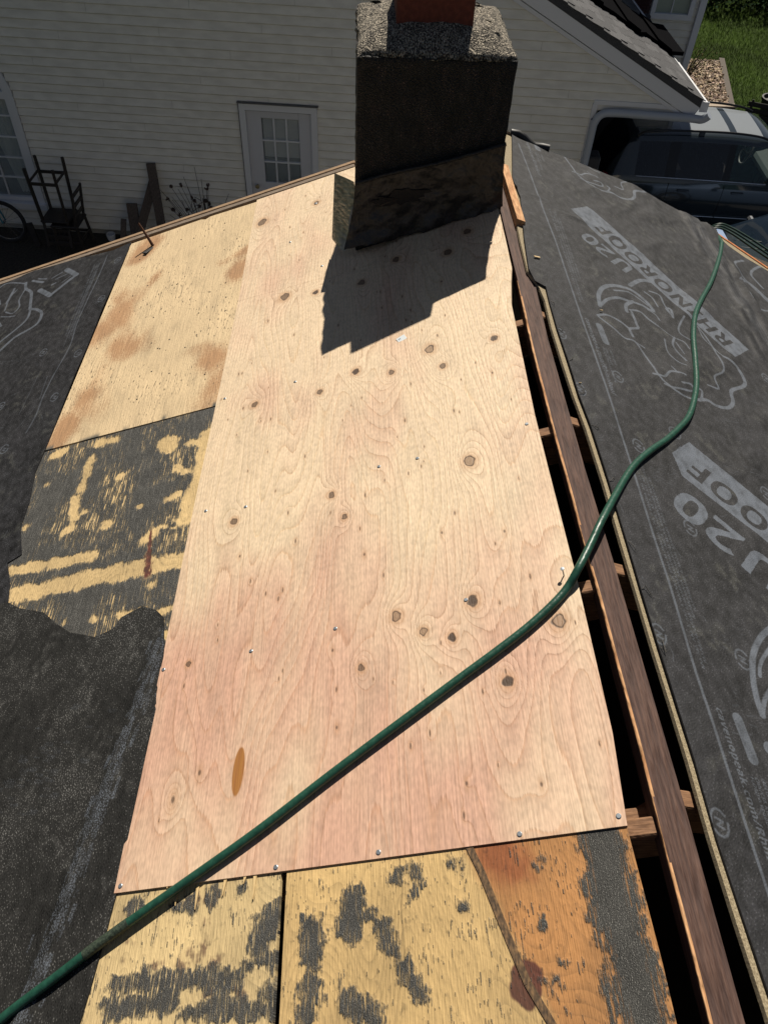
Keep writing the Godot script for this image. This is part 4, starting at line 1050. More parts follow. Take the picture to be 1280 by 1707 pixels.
	for k in 30:
		var q := []
		for e in [k, k + 1]:
			var an = TAU * (e % 30) / 30.0
			var r := 1.0 + 0.75 * tn.get_noise_2d(cos(an) * 1.6, sin(an) * 1.6)
			q.append(Vector3(-0.475 + cos(an) * 0.105 * r, 0.030 + cos(an) * 0.022 + sin(an) * 0.030 * r, -3.118 + 0.002 * sin(e * 2.0)))
		tri(st, Vector3(-0.475, 0.03, -3.108), q[0], q[1], Vector3(0, 0, 1))
	commit("tar_patch", st, mat("tar_patch", Color(0.006, 0.006, 0.008), 0.25), ch)
	st = begin()
	tube(st, smooth([Vector3(-0.655, 0.085, -3.12), Vector3(-0.5, 0.135, -3.118), Vector3(-0.3, 0.185, -3.116), Vector3(-0.056, 0.262, -3.118)], 8), 0.008, 7)
	commit("tar_bead", st, tar, ch)

func grid(st: SurfaceTool, g: Array, hint: Vector3) -> void:   # smooth sheet through a grid of points
	var w := g.size(); var h: int = g[0].size()
	var n := []
	for i in w:
		var col := []
		for j in h:
			var v: Vector3 = (g[mini(i + 1, w - 1)][j] - g[maxi(i - 1, 0)][j]).cross(g[i][mini(j + 1, h - 1)] - g[i][maxi(j - 1, 0)]).normalized()
			col.append(v if v.dot(hint) >= 0.0 else -v)
		n.append(col)
	for i in w - 1:
		for j in h - 1:
			var c := [[g[i][j], n[i][j]], [g[i + 1][j], n[i + 1][j]], [g[i + 1][j + 1], n[i + 1][j + 1]], [g[i][j + 1], n[i][j + 1]]]
			ntri(st, c[0], c[1], c[2]); ntri(st, c[0], c[2], c[3])

func hose() -> void:
	var o := thing("hose", "thick green hose snaking diagonally across the plywood and over the right eave", "hose")
	var green := grained("hose_rubber", Color(0.008, 0.046, 0.029), Color(0.016, 0.076, 0.050), 0.40, 41, Vector3(6, 6, 6), 0.03, 0.15)
	var st := begin()
	var pts := smooth([Vector3(-1.525,-.535,-.238),Vector3(-1.458,-.511,-.305),Vector3(-1.345,-.47,-.378),Vector3(-1.241,-.432,-.444),Vector3(-1.148,-.398,-.498),Vector3(-1.067,-.369,-.544),Vector3(-.887,-.303,-.647),Vector3(-.702,-.236,-.765),Vector3(-.496,-.161,-.891),Vector3(-.389,-.122,-.956),Vector3(-.297,-.088,-1.011),Vector3(-.218,-.06,-1.062),Vector3(-.152,-.036,-1.113),Vector3(-.109,-.02,-1.155),Vector3(-.075,.012,-1.201),Vector3(-.026,.012,-1.283),Vector3(.023,.014,-1.368),Vector3(.137,-.033,-1.555),Vector3(.203,-.057,-1.649),Vector3(.281,-.085,-1.736),Vector3(.359,-.114,-1.814),Vector3(.43,-.14,-1.895),Vector3(.494,-.163,-1.976),Vector3(.551,-.183,-2.079),Vector3(.608,-.204,-2.212),Vector3(.66,-.223,-2.38),Vector3(.713,-.242,-2.562),Vector3(.784,-.268,-2.746),Vector3(.869,-.299,-2.906),Vector3(.977,-.339,-3.09),Vector3(1.078,-.375,-3.28),Vector3(1.175,-.411,-3.478),Vector3(1.246,-.436,-3.641)], 8)
	var last: Vector3 = pts[-1]
	pts.append_array([last + Vector3(0.02, -0.02, -0.10), last + Vector3(0.03, -0.12, -0.17), last + Vector3(0.03, -0.4, -0.19)])
	tube(st, pts, 0.0110, 16)
	commit("pipe", st, green, o)
	st = begin()   # a taped, scuffed joint
	var a: Array = pts.slice(21, 30)
	tube(st, a, 0.0119, 16)
	commit("taped_joint", st, grained("tape", Color(0.012, 0.020, 0.014), Color(0.05, 0.07, 0.045), 0.6, 42, Vector3(9, 9, 9), 0.05, 0.3), o)
	var h2 := thing("air_line", "bundle of thin dark green lines hanging over the right rake edge", "hose")
	for k in 3:
		st = begin()
		var off := Vector3(0.014 * k, 0.003 * k, -0.016 * k)
		tube(st, smooth([roof(1.335, -3.90, -0.12) + off, roof(1.37, -3.865, -0.01) + off, roof(1.45, -3.845, 0.012) + off, roof(1.60, -3.73, 0.016) + off * 1.3, roof(1.80, -3.60, 0.018) + off, roof(2.1, -3.44, 0.02) + off], 6), 0.0055, 8)
		commit("line", st, mat("dark_green_line", Color(0.010, 0.040, 0.028), 0.45), h2)

func debris() -> void:
	var chip_m := grained("chip", Color(0.40, 0.28, 0.15), Color(0.62, 0.48, 0.28), 0.85, 43, Vector3(9, 9, 9), 0.05)
	var spots := [[0.0575, -2.7377, 0.03, "pale wood chip on the dark underlayment just right of the ridge slot"], [0.30, -2.505, 0.014, "small pale chip by the printed line of the right underlayment"], [0.085, -1.98, 0.010, "tiny white chip on the right underlayment edge near the third rafter"]]
	for s in spots:
		var st := begin()
		bbox(st, Vector3.ZERO, Vector3(s[2], 0.004, s[2] * 0.3), 0.001)
		var o := commit("wood_chip", st, chip_m, self)
		o.position = roof(s[0], s[1], 0.013)
		o.rotation = Vector3(0.1, 0.3, -PITCH)
		tag(o, s[3], "wood chip", "wood chips on the right slope")
	var sp := thing("roof_spike", "rusty bent metal spike sticking up at the top of the stained plywood", "spike")
	var st := begin()
	tube(st, smooth([roof(-1.845, -3.84, 0.001), roof(-1.855, -3.86, 0.05), roof(-1.87, -3.885, 0.12)], 4), 0.009, 8, 0.005)
	commit("shank", st, grained("rust", Color(0.045, 0.020, 0.012), Color(0.13, 0.058, 0.030), 0.9, 45, Vector3(12, 12, 12), 0.05), sp)
	st = begin()
	bbox(st, roof(-1.862, -3.795, 0.004), Vector3(0.028, 0.006, 0.07), 0.002, Basis(Vector3.UP, -0.5) * Basis(Vector3(0, 0, 1), PITCH))
	commit("foot_plate", st, mat("spike_foot", Color(0.02, 0.019, 0.018), 0.7), sp)

func neighbour() -> void:
	var nb := thing("neighbour_house", "cream clapboard house with arched window, glazed door and gabled garage end", "house", Vector3(0, -5, -11.3), deg_to_rad(-5.0))
	var sid := grained("siding", Color(0.59, 0.575, 0.53), Color(0.69, 0.675, 0.625), 0.7, 101, Vector3(0.5, 1.4, 1.4), 0.02, 0.1)
	var white := mat("white_trim", Color(0.58, 0.59, 0.62), 0.5)
	var core := mat("house_core", Color(0.30, 0.29, 0.26), 0.9)
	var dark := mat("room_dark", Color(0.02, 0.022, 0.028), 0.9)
	# sheathing behind the boards, with the garage opening left open
	var top := func(u: float) -> float: return minf(2.50 + 0.5 * (4.0 - u), 2.50 + 0.5 * (4.0 + u + 6.6))   # underside of the roof at u
	var st := begin()
	for q in [[-8.2, -7.0], [-5.54, -2.2], [-1.22, 2.72]]:
		var n := 8
		for k in n:
			var a := lerpf(q[0], q[1], float(k) / n); var b := lerpf(q[0], q[1], float(k + 1) / n)
			hexa(st, [Vector3(a, 0, -0.16), Vector3(b, 0, -0.16), Vector3(b, 0, -0.012), Vector3(a, 0, -0.012), Vector3(a, top.call(a), -0.16), Vector3(b, top.call(b), -0.16), Vector3(b, top.call(b), -0.012), Vector3(a, top.call(a), -0.012)])
	for q in [[-2.2, -1.22, 2.1], [-7.0, -5.54, 2.75], [2.72, 4.0, 2.44]]:
		hexa(st, [Vector3(q[0], q[2], -0.16), Vector3(q[1], q[2], -0.16), Vector3(q[1], q[2], -0.012), Vector3(q[0], q[2], -0.012), Vector3(q[0], top.call(q[0]), -0.16), Vector3(q[1], top.call(q[1]), -0.16), Vector3(q[1], top.call(q[1]), -0.012), Vector3(q[0], top.call(q[0]), -0.012)])
	box(st, Vector3(-6.27, 0.25, -0.086), Vector3(1.45, 0.5, 0.148))
	commit("gable_wall", st, core, nb)
	# siding boards, course by course, cut round the openings
	var ex := 0.1135
	var hole := func(y: float) -> Array:
		var l := []
		if y < 2.09: l.append([-2.25, -1.165])
		if y > 0.42 and y < 2.82:
			var hw := 0.80 if y < 2.02 else sqrt(maxf(0.0, 0.80 * 0.80 - (y - 2.02) * (y - 2.02)))
			if hw > 0.02: l.append([-6.27 - hw, -6.27 + hw])
		if y < 2.40: l.append([2.62, 9.0])
		return l
	for k in 46:
		var y := 0.08 + ex * k
		var segs := [[-8.2, 3.93]]
		var rt: float = 4.0 - (y + ex - 2.44) / 0.5
		if y + ex > 2.44: segs = [[-8.2, minf(3.93, rt)]]
		for hl in hole.call(y + ex * 0.5):
			var nx := []
			for s in segs:
				if hl[1] <= s[0] or hl[0] >= s[1]: nx.append(s); continue
				if hl[0] > s[0]: nx.append([s[0], hl[0]])
				if hl[1] < s[1]: nx.append([hl[1], s[1]])
			segs = nx
		var cut := []
		for s in segs:   # butt joints
			var u: float = s[0]
			var nxt := -8.2 + fmod(k * 1.37, 3.66)
			while nxt < s[1]:
				if nxt > u + 0.3 and nxt < s[1] - 0.3:
					cut.append([u, nxt - 0.0015])
					u = nxt + 0.0015
				nxt += 3.66
			cut.append([u, s[1]])
		for s in cut:
			if s[1] - s[0] < 0.03: continue
			st = begin()
			var wob := 0.002 * sin(k * 2.7)
			board(st, s[0], s[1], y, ex, wob, 0.0)
			commit("siding_board", st, sid, nb)
	# glazed door
	st = begin()
	box(st, Vector3(-2.215, 1.05, 0.02), Vector3(0.085, 2.10, 0.075)); box(st, Vector3(-1.20, 1.05, 0.02), Vector3(0.085, 2.10, 0.075)); box(st, Vector3(-1.708, 2.125, 0.021), Vector3(1.10, 0.09, 0.078))
	var fr := commit("door_frame", st, white, nb)
	st = begin()
	box(st, Vector3(-1.708, 2.176, 0.03), Vector3(1.14, 0.012, 0.10)); box(st, Vector3(-2.264, 1.06, 0.022), Vector3(0.012, 2.22, 0.07))
	commit("door_flashing", st, mat("dark_trim", Color(0.10, 0.10, 0.10), 0.6), fr)
	st = begin()
	var dm := mat("door_paint", Color(0.50, 0.51, 0.55), 0.45)
	bbox(st, Vector3(-2.07, 1.04, -0.03), Vector3(0.205, 2.02, 0.045)); bbox(st, Vector3(-1.335, 1.04, -0.03), Vector3(0.19, 2.02, 0.045))
	bbox(st, Vector3(-1.70, 2.005, -0.03), Vector3(0.540, 0.09, 0.045)); bbox(st, Vector3(-1.70, 0.53, -0.03), Vector3(0.540, 1.0, 0.045))
	var dr := commit("door", st, dm, nb, "white door with nine panes and a half drawn blind")
	for i in 2:
		st = begin()
		box(st, Vector3(-1.790 + 0.180 * i, 1.495, -0.018), Vector3(0.022, 0.93, 0.03))
		commit("muntin", st, white, dr)
		st = begin()
		box(st, Vector3(-1.70, 1.34 + 0.31 * i, -0.0185), Vector3(0.538, 0.022, 0.028))
		commit("muntin", st, white, dr)
	var pane_m := glass("pane_glass", Color(0.55, 0.65, 0.70), 0.16)
	for i in 3:
		for j in 3:
			st = begin()
			box(st, Vector3(-1.88 + 0.180 * i, 1.185 + 0.31 * j, -0.030), Vector3(0.157, 0.288, 0.004))
			commit("pane", st, pane_m, dr)
	for k in 26:
		st = begin()
		box(st, Vector3(-1.70, 1.945 - 0.022 * k, -0.09), Vector3(0.52, 0.002, 0.024), Basis(Vector3.RIGHT, 0.75))
		commit("blind_slat", st, mat("blind", Color(0.60, 0.60, 0.58), 0.6), dr)
	st = begin()
	box(st, Vector3(-1.70, 1.05, -0.6), Vector3(0.95, 2.1, 0.02)); box(st, Vector3(-1.70, 1.17, -0.35), Vector3(0.6, 0.28, 0.2))
	commit("room_back", st, mat("room_grey", Color(0.12, 0.13, 0.14), 0.9), nb)
	st = begin()
	bbox(st, Vector3(-2.09, 0.98, 0.03), Vector3(0.03, 0.03, 0.06), 0.008); lathe(st, Vector3(-2.09, 0.98, 0.05), [Vector2(0.03, 0), Vector2(0.032, 0.012), Vector2(0.02, 0.026), Vector2(0.001, 0.028)], 12, Basis(Vector3.RIGHT, PI / 2))
	commit("handle", st, mat("brass", Color(0.35, 0.28, 0.15), 0.4, 0.7), dr)
	# arched window
	var wc := Vector3(-6.27, 2.02, 0)
	st = begin()
	var arc := func(r: float, d: float) -> Array:
		var l := [Vector3(wc.x - r, 0.46, d)]
		for k in 21: l.append(wc + Vector3(-cos(PI * k / 20.0) * r, sin(PI * k / 20.0) * r, d))
		l.append(Vector3(wc.x + r, 0.46, d))
		return l
	for b in [[0.700, 0.795, 0.035, -0.06], [0.655, 0.703, 0.018, -0.08]]:
		var i0: Array = arc.call(b[0], b[2]); var o0: Array = arc.call(b[1], b[2]); var i1: Array = arc.call(b[0], b[3]); var o1: Array = arc.call(b[1], b[3])
		for k in i0.size() - 1:
			quad(st, i0[k], o0[k], o0[k + 1], i0[k + 1], Vector3(0, 0, 1))
			quad(st, o0[k], o1[k], o1[k + 1], o0[k + 1], o0[k] - wc); quad(st, i0[k], i1[k], i1[k + 1], i0[k + 1], wc - i0[k])
	var wf := commit("arched_window", st, white, nb, "tall arched white window with net curtains at the house corner")
	st = begin()
	bbox(st, Vector3(-6.27, 0.43, 0.03), Vector3(1.66, 0.10, 0.13)); bbox(st, Vector3(-6.27, 0.515, -0.02), Vector3(1.40, 0.06, 0.07))
	commit("sill", st, white, wf)
	st = begin()
	bbox(st, Vector3(-6.27, 2.05, -0.02), Vector3(1.40, 0.10, 0.075))
	commit("transom", st, white, wf)
	for k in 2:
		st = begin(); box(st, Vector3(-6.50 + 0.46 * k, 1.28, -0.035), Vector3(0.020, 1.46, 0.022)); commit("muntin", st, white, wf)
	for k in 4:
		st = begin(); box(st, Vector3(-6.27, 0.84 + 0.305 * k, -0.0355), Vector3(1.31, 0.020, 0.02)); commit("muntin", st, white, wf)
	for i in 3:
		for j in 5:
			st = begin(); box(st, Vector3(-6.725 + 0.455 * i, [0.69, 0.99, 1.30, 1.60, 1.88][j], -0.05), Vector3([0.40, 0.438, 0.41][i], [0.27, 0.285, 0.285, 0.285, 0.24][j], 0.004)); commit("pane", st, pane_m, wf)
	st = begin()
	for k in 20:
		var a0 := PI * k / 20.0; var a1 := PI * (k + 1) / 20.0
		tri(st, wc + Vector3(0, 0.08, -0.05), wc + Vector3(-cos(a0) * 0.66, maxf(0.08, sin(a0) * 0.66), -0.05), wc + Vector3(-cos(a1) * 0.66, maxf(0.08, sin(a1) * 0.66), -0.05), Vector3(0, 0, 1))
	commit("arched_pane", st, pane_m, wf)
	for s in [-1.0, 1.0]:   # net curtains drawn to the sides
		st = begin()
		var g := []
		for i in 25:
			var t := i / 24.0
			var col := []
			for j in 9:
				var v := j / 8.0
				var open := lerpf(0.62, 0.30, pow(v, 0.7)) 
				col.append(Vector3(wc.x + s * lerpf(0.70, 0.70 - open, t), lerpf(2.0, 0.55, v), -0.17 + 0.025 * sin(t * 38.0 + v * 2.0)))
			g.append(col)
		grid(st, g, Vector3(0, 0, 1))
		var net := mat("net_curtain", Color(0.42, 0.45, 0.43), 0.9)
		net.backlight_enabled = true; net.backlight = Color(0.3, 0.3, 0.3)
		commit("curtain", st, net, wf)
	st = begin()
	box(st, Vector3(-6.27, 1.4, -0.75), Vector3(1.7, 2.8, 0.02)); box(st, Vector3(-6.27, 0.75, -0.45), Vector3(1.2, 0.5, 0.25))
	commit("room_back", st, mat("room_grey", Color(0.12, 0.13, 0.14), 0.9), nb)
	# garage end: opening, roof, rake boards, gutter, downspout
	st = begin()
	box(st, Vector3(3.3, 2.46, 0.012), Vector3(1.34, 0.055, 0.05)); box(st, Vector3(2.655, 1.22, 0.012), Vector3(0.07, 2.43, 0.05))
	commit("opening_trim", st, white, nb)
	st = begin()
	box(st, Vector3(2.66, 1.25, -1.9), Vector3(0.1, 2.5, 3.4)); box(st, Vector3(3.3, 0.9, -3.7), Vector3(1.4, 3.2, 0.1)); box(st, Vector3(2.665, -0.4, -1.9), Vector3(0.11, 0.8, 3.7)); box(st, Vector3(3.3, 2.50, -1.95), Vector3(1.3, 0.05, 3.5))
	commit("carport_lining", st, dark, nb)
	st = begin()
	for q in [[3.08, 0.62, -1.0, 0.5], [2.95, 0.25, -0.75, 0.35], [3.05, 1.25, -1.2, 0.22]]: bbox(st, Vector3(q[0], q[1] * 0.5, q[2]), Vector3(q[3], q[1], 0.3), 0.02)
	commit("stored_boxes", st, mat("stored", Color(0.06, 0.06, 0.065), 0.7), nb)
	var el := 4.05; var pk := -3.3
	var ry := func(u: float) -> float: return 2.58 + 0.5 * (el - pk - absf(u - pk))
	var shm2 := grained("shingle_pale", Color(0.045, 0.045, 0.05), Color(0.12, 0.12, 0.125), 0.9, 106, Vector3(5, 5, 5), 0.08, 0.5)
	var shm := grained("shingle", Color(0.028, 0.028, 0.032), Color(0.09, 0.09, 0.095), 0.9, 105, Vector3(5, 5, 5), 0.08, 0.5)
	var at := func(u: float, y: float, o: float) -> Vector3: return Vector3(u + 0.08 * o, y, o)   # the garage is not quite square to its gable
	st = begin()
	for s in [-1.0, 1.0]:
		var e: float = pk + s * (el - pk)
		hexa(st, [at.call(pk, ry.call(pk) - 0.10, 0.06), at.call(e, 2.48, 0.06), at.call(e, 2.48, -7.0), at.call(pk, ry.call(pk) - 0.10, -7.0), at.call(pk, ry.call(pk), 0.06), at.call(e, 2.58, 0.06), at.call(e, 2.58, -7.0), at.call(pk, ry.call(pk), -7.0)])
	var rf := commit("roof", st, shm, nb, "dark shingled garage roof seen edge on")
	rng.seed = 21
	for k in 30:   # shingle courses on the visible slope
		var u := el + 0.02 - 0.128 * k
		for t in 16:
			st = begin()
			var z := 0.075 - 0.30 * t - 0.15 * (k % 2)
			var lift := 0.010 + 0.004 * rng.randf()
			var v := u - 0.16
			hexa(st, [at.call(u, ry.call(u) + 0.001, z), at.call(v, ry.call(v) + 0.001, z), at.call(v, ry.call(v) + 0.001, z - 0.292), at.call(u, ry.call(u) + 0.001, z - 0.292), at.call(u, ry.call(u) + lift + 0.006, z), at.call(v, ry.call(v) + 0.003, z), at.call(v, ry.call(v) + 0.003, z - 0.292), at.call(u, ry.call(u) + lift + 0.006, z - 0.292)])
			commit("shingle", st, shm2 if rng.randf() < 0.4 else shm, rf)
	for s in [-1.0, 1.0]:
		var e: float = pk + s * (el - pk)
		st = begin()
		beam(st, Vector3(pk, ry.call(pk) - 0.16, 0.045), Vector3(e - s * 0.02, 2.58 - 0.155, 0.045), 0.20, 0.025, Vector3(0, 0, 1))
		commit("rake_board", st, white, nb)
		st = begin()
		beam(st, Vector3(pk, ry.call(pk) - 0.315, 0.028), Vector3(e - s * 0.10, 2.58 - 0.265, 0.028), 0.05, 0.03, Vector3(0, 0, 1))
		commit("frieze_board", st, white, nb)
	st = begin()
	hexa(st, [at.call(4.06, 2.45, 0.05), at.call(4.14, 2.45, 0.05), at.call(4.14, 2.45, -7.0), at.call(4.06, 2.45, -7.0), at.call(4.055, 2.55, 0.05), at.call(4.15, 2.545, 0.05), at.call(4.15, 2.545, -7.0), at.call(4.055, 2.55, -7.0)])
	hexa(st, [at.call(4.05, 2.43, 0.051), at.call(4.155, 2.43, 0.051), at.call(4.155, 2.43, 0.062), at.call(4.05, 2.43, 0.062), at.call(4.05, 2.56, 0.051), at.call(4.155, 2.56, 0.051), at.call(4.155, 2.56, 0.062), at.call(4.05, 2.56, 0.062)])
	commit("gutter", st, white, nb)
	st = begin()
	hexa(st, [at.call(4.06, 2.585, 0.08), at.call(4.09, 2.57, 0.08), at.call(4.09, 2.57, -7.0), at.call(4.06, 2.585, -7.0), at.call(4.06, 2.600, 0.08), at.call(4.09, 2.585, 0.08), at.call(4.09, 2.585, -7.0), at.call(4.06, 2.600, -7.0)])
	commit("drip_edge", st, mat("bright_metal", Color(0.75, 0.76, 0.78), 0.4), nb)
	st = begin()
	var dp := smooth([Vector3(4.17, 2.44, 0.18), Vector3(4.10, 2.37, 0.15), Vector3(3.95, 2.36, 0.11), Vector3(3.4, 2.36, 0.095), Vector3(2.92, 2.36, 0.09), Vector3(2.76, 2.33, 0.09), Vector3(2.69, 2.22, 0.09), Vector3(2.68, 2.0, 0.09), Vector3(2.68, -0.6, 0.09)], 6)
	tube(st, dp, 0.052, 14)
	commit("downspout", st, mat("downspout_paint", Color(0.33, 0.36, 0.41), 0.35), nb)
	st = begin()   # ragged black strip across the garage roof
	var bl := mat("strip_black", Color(0.004, 0.004, 0.005), 1.0)
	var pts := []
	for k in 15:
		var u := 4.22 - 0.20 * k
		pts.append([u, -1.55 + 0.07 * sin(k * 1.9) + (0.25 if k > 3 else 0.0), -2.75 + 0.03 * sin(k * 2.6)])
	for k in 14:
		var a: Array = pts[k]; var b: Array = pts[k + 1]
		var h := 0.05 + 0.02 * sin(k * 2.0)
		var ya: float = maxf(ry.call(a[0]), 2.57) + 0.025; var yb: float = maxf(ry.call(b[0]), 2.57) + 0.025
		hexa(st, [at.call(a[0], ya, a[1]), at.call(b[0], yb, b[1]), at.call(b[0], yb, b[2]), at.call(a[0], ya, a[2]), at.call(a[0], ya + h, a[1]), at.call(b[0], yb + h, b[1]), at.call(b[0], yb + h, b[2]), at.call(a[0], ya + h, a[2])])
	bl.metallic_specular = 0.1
	commit("black_strip", st, bl, nb, "ragged black strip lying across the garage roof")
	# main block behind, with a shuttered window
	st = begin()
	box(st, Vector3(-0.6, 2.6, -8.7), Vector3(11.4, 5.2, 8.0))
	commit("main_block", st, core, nb)
	for k in 46:
		var y := 0.1 + ex * k
		for s in ([[-6.3, 5.06]] if y < 2.18 or y > 3.5 else [[-6.3, 4.20], [4.95, 5.06]]):
			st = begin()
			board(st, s[0], s[1], y, ex, 0.0, -4.69)
			commit("siding_board", st, sid, nb)
	st = begin()
	bbox(st, Vector3(5.085, 2.6, -4.66), Vector3(0.12, 5.2, 0.10), 0.01)
	commit("corner_post", st, white, nb)
	st = begin()
	for q in [[4.575, 2.25, 0.74, 0.09], [4.575, 3.45, 0.74, 0.09]]: bbox(st, Vector3(q[0], q[1], -4.65), Vector3(q[2], q[3], 0.10))
	for u in [4.245, 4.905]: bbox(st, Vector3(u, 2.85, -4.65), Vector3(0.08, 1.11, 0.10))
	var w2 := commit("window", st, white, nb, "white framed window with drawn blind beside a maroon shutter")
	st = begin(); box(st, Vector3(4.575, 2.85, -4.672), Vector3(0.58, 1.11, 0.01)); commit("blind", st, mat("blind_green", Color(0.30, 0.34, 0.28), 0.7), w2)
	for k in 3:
		st = begin(); box(st, Vector3(4.575, 2.56 + 0.29 * k, -4.655), Vector3(0.58, 0.018, 0.015)); commit("muntin", st, white, w2)
	st = begin(); box(st, Vector3(4.575, 2.85, -4.6545), Vector3(0.018, 1.11, 0.015)); commit("muntin", st, white, w2)
	st = begin()
	bbox(st, Vector3(4.04, 2.85, -4.665), Vector3(0.30, 1.26, 0.03))
	var shu := commit("shutter", st, mat("maroon", Color(0.035, 0.008, 0.012), 0.6), nb, "maroon louvred shutter")
	for k in 22:
		st = begin(); box(st, Vector3(4.04, 2.30 + 0.052 * k, -4.645), Vector3(0.22, 0.04, 0.012), Basis(Vector3.RIGHT, 0.5)); commit("slat", st, mat("maroon", Color.BLACK), shu)

func board(st: SurfaceTool, a: float, b: float, y: float, ex: float, wob: float, o: float) -> void:   # a lapped siding board: undercut lip below, thin at the top
	var pr := [Vector2(-0.010, y + 0.010), Vector2(0.008, y), Vector2(0.022 + wob, y + 0.014), Vector2(0.022 + wob, y + 0.020), Vector2(0.000, y + ex + 0.006), Vector2(-0.010, y + ex + 0.006)]
	for k in 5:
		var p: Vector2 = pr[k]; var q: Vector2 = pr[k + 1]
		quad(st, Vector3(a, p.y, o + p.x), Vector3(b, p.y, o + p.x), Vector3(b, q.y, o + q.x), Vector3(a, q.y, o + q.x), Vector3(0, (p.y + q.y) * 0.5 - y - ex * 0.45, 0.06))

func glass(called: String, c: Color, alpha: float, rough := 0.02) -> StandardMaterial3D:
	if mats.has(called): return mats[called]
	var m := StandardMaterial3D.new()
	var s := c.linear_to_srgb()
	m.albedo_color = Color(s.r, s.g, s.b, alpha)
	m.transparency = BaseMaterial3D.TRANSPARENCY_ALPHA
	m.roughness = rough
	m.metallic_specular = 0.6
	mats[called] = m
	return m

func at_wall(u: float, y: float, o: float) -> Vector3:   # along the neighbour's wall, above the ground, out from it
	var a := deg_to_rad(5.0)
	return Vector3(0, -5, -11.3) + Vector3(cos(a), 0, sin(a)) * u + Vector3(0, y, 0) + Vector3(-sin(a), 0, cos(a)) * o

func chair(label: String, at: Vector3, turn: float, flip: bool, sh := 0.455) -> void:
	var o := thing("wooden_chair", label, "chair", at, turn, "stacked wooden chairs")
	var m := grained("chair_wood", Color(0.010, 0.008, 0.007), Color(0.028, 0.022, 0.018), 0.55, 111, Vector3(3, 12, 3), 0.03)
	if flip: o.rotation = Vector3(PI, turn, 0)
	var st := begin()
	bbox(st, Vector3(0, sh, 0), Vector3(0.44, 0.035, 0.42), 0.01)
	commit("seat", st, m, o)
	var hi := sh + 0.52 if sh < 0.6 else sh + 0.38
	for s in [-1.0, 1.0]:
		st = begin(); beam(st, Vector3(s * 0.205, 0, 0.19), Vector3(s * 0.185, sh - 0.015, 0.17), 0.040, 0.040); commit("leg", st, m, o)
		st = begin(); beam(st, Vector3(s * 0.205, 0, -0.23), Vector3(s * 0.185, sh + 0.04, -0.18), 0.040, 0.040); commit("leg", st, m, o)
		st = begin(); beam(st, Vector3(s * 0.185, sh + 0.04, -0.18), Vector3(s * 0.18, hi, -0.25), 0.036, 0.032); commit("back_post", st, m, o)
		st = begin(); beam(st, Vector3(s * 0.196, 0.20, 0.17), Vector3(s * 0.196, 0.20, -0.20), 0.026, 0.030); commit("stretcher", st, m, o)
	st = begin(); beam(st, Vector3(-0.19, 0.23, 0.182), Vector3(0.19, 0.23, 0.182), 0.045, 0.022, Vector3(0, 0, 1)); commit("stretcher", st, m, o)
	st = begin(); beam(st, Vector3(-0.19, 0.23, -0.21), Vector3(0.19, 0.23, -0.21), 0.045, 0.022, Vector3(0, 0, 1)); commit("stretcher", st, m, o)
	for k in 3:
		var y := lerpf(sh + 0.14, hi - 0.05, k / 2.0)
		st = begin(); beam(st, Vector3(-0.185, y, -0.19 - 0.025 * k), Vector3(0.185, y, -0.19 - 0.025 * k), 0.06, 0.018, Vector3(0, 0, 1)); commit("back_slat", st, m, o)

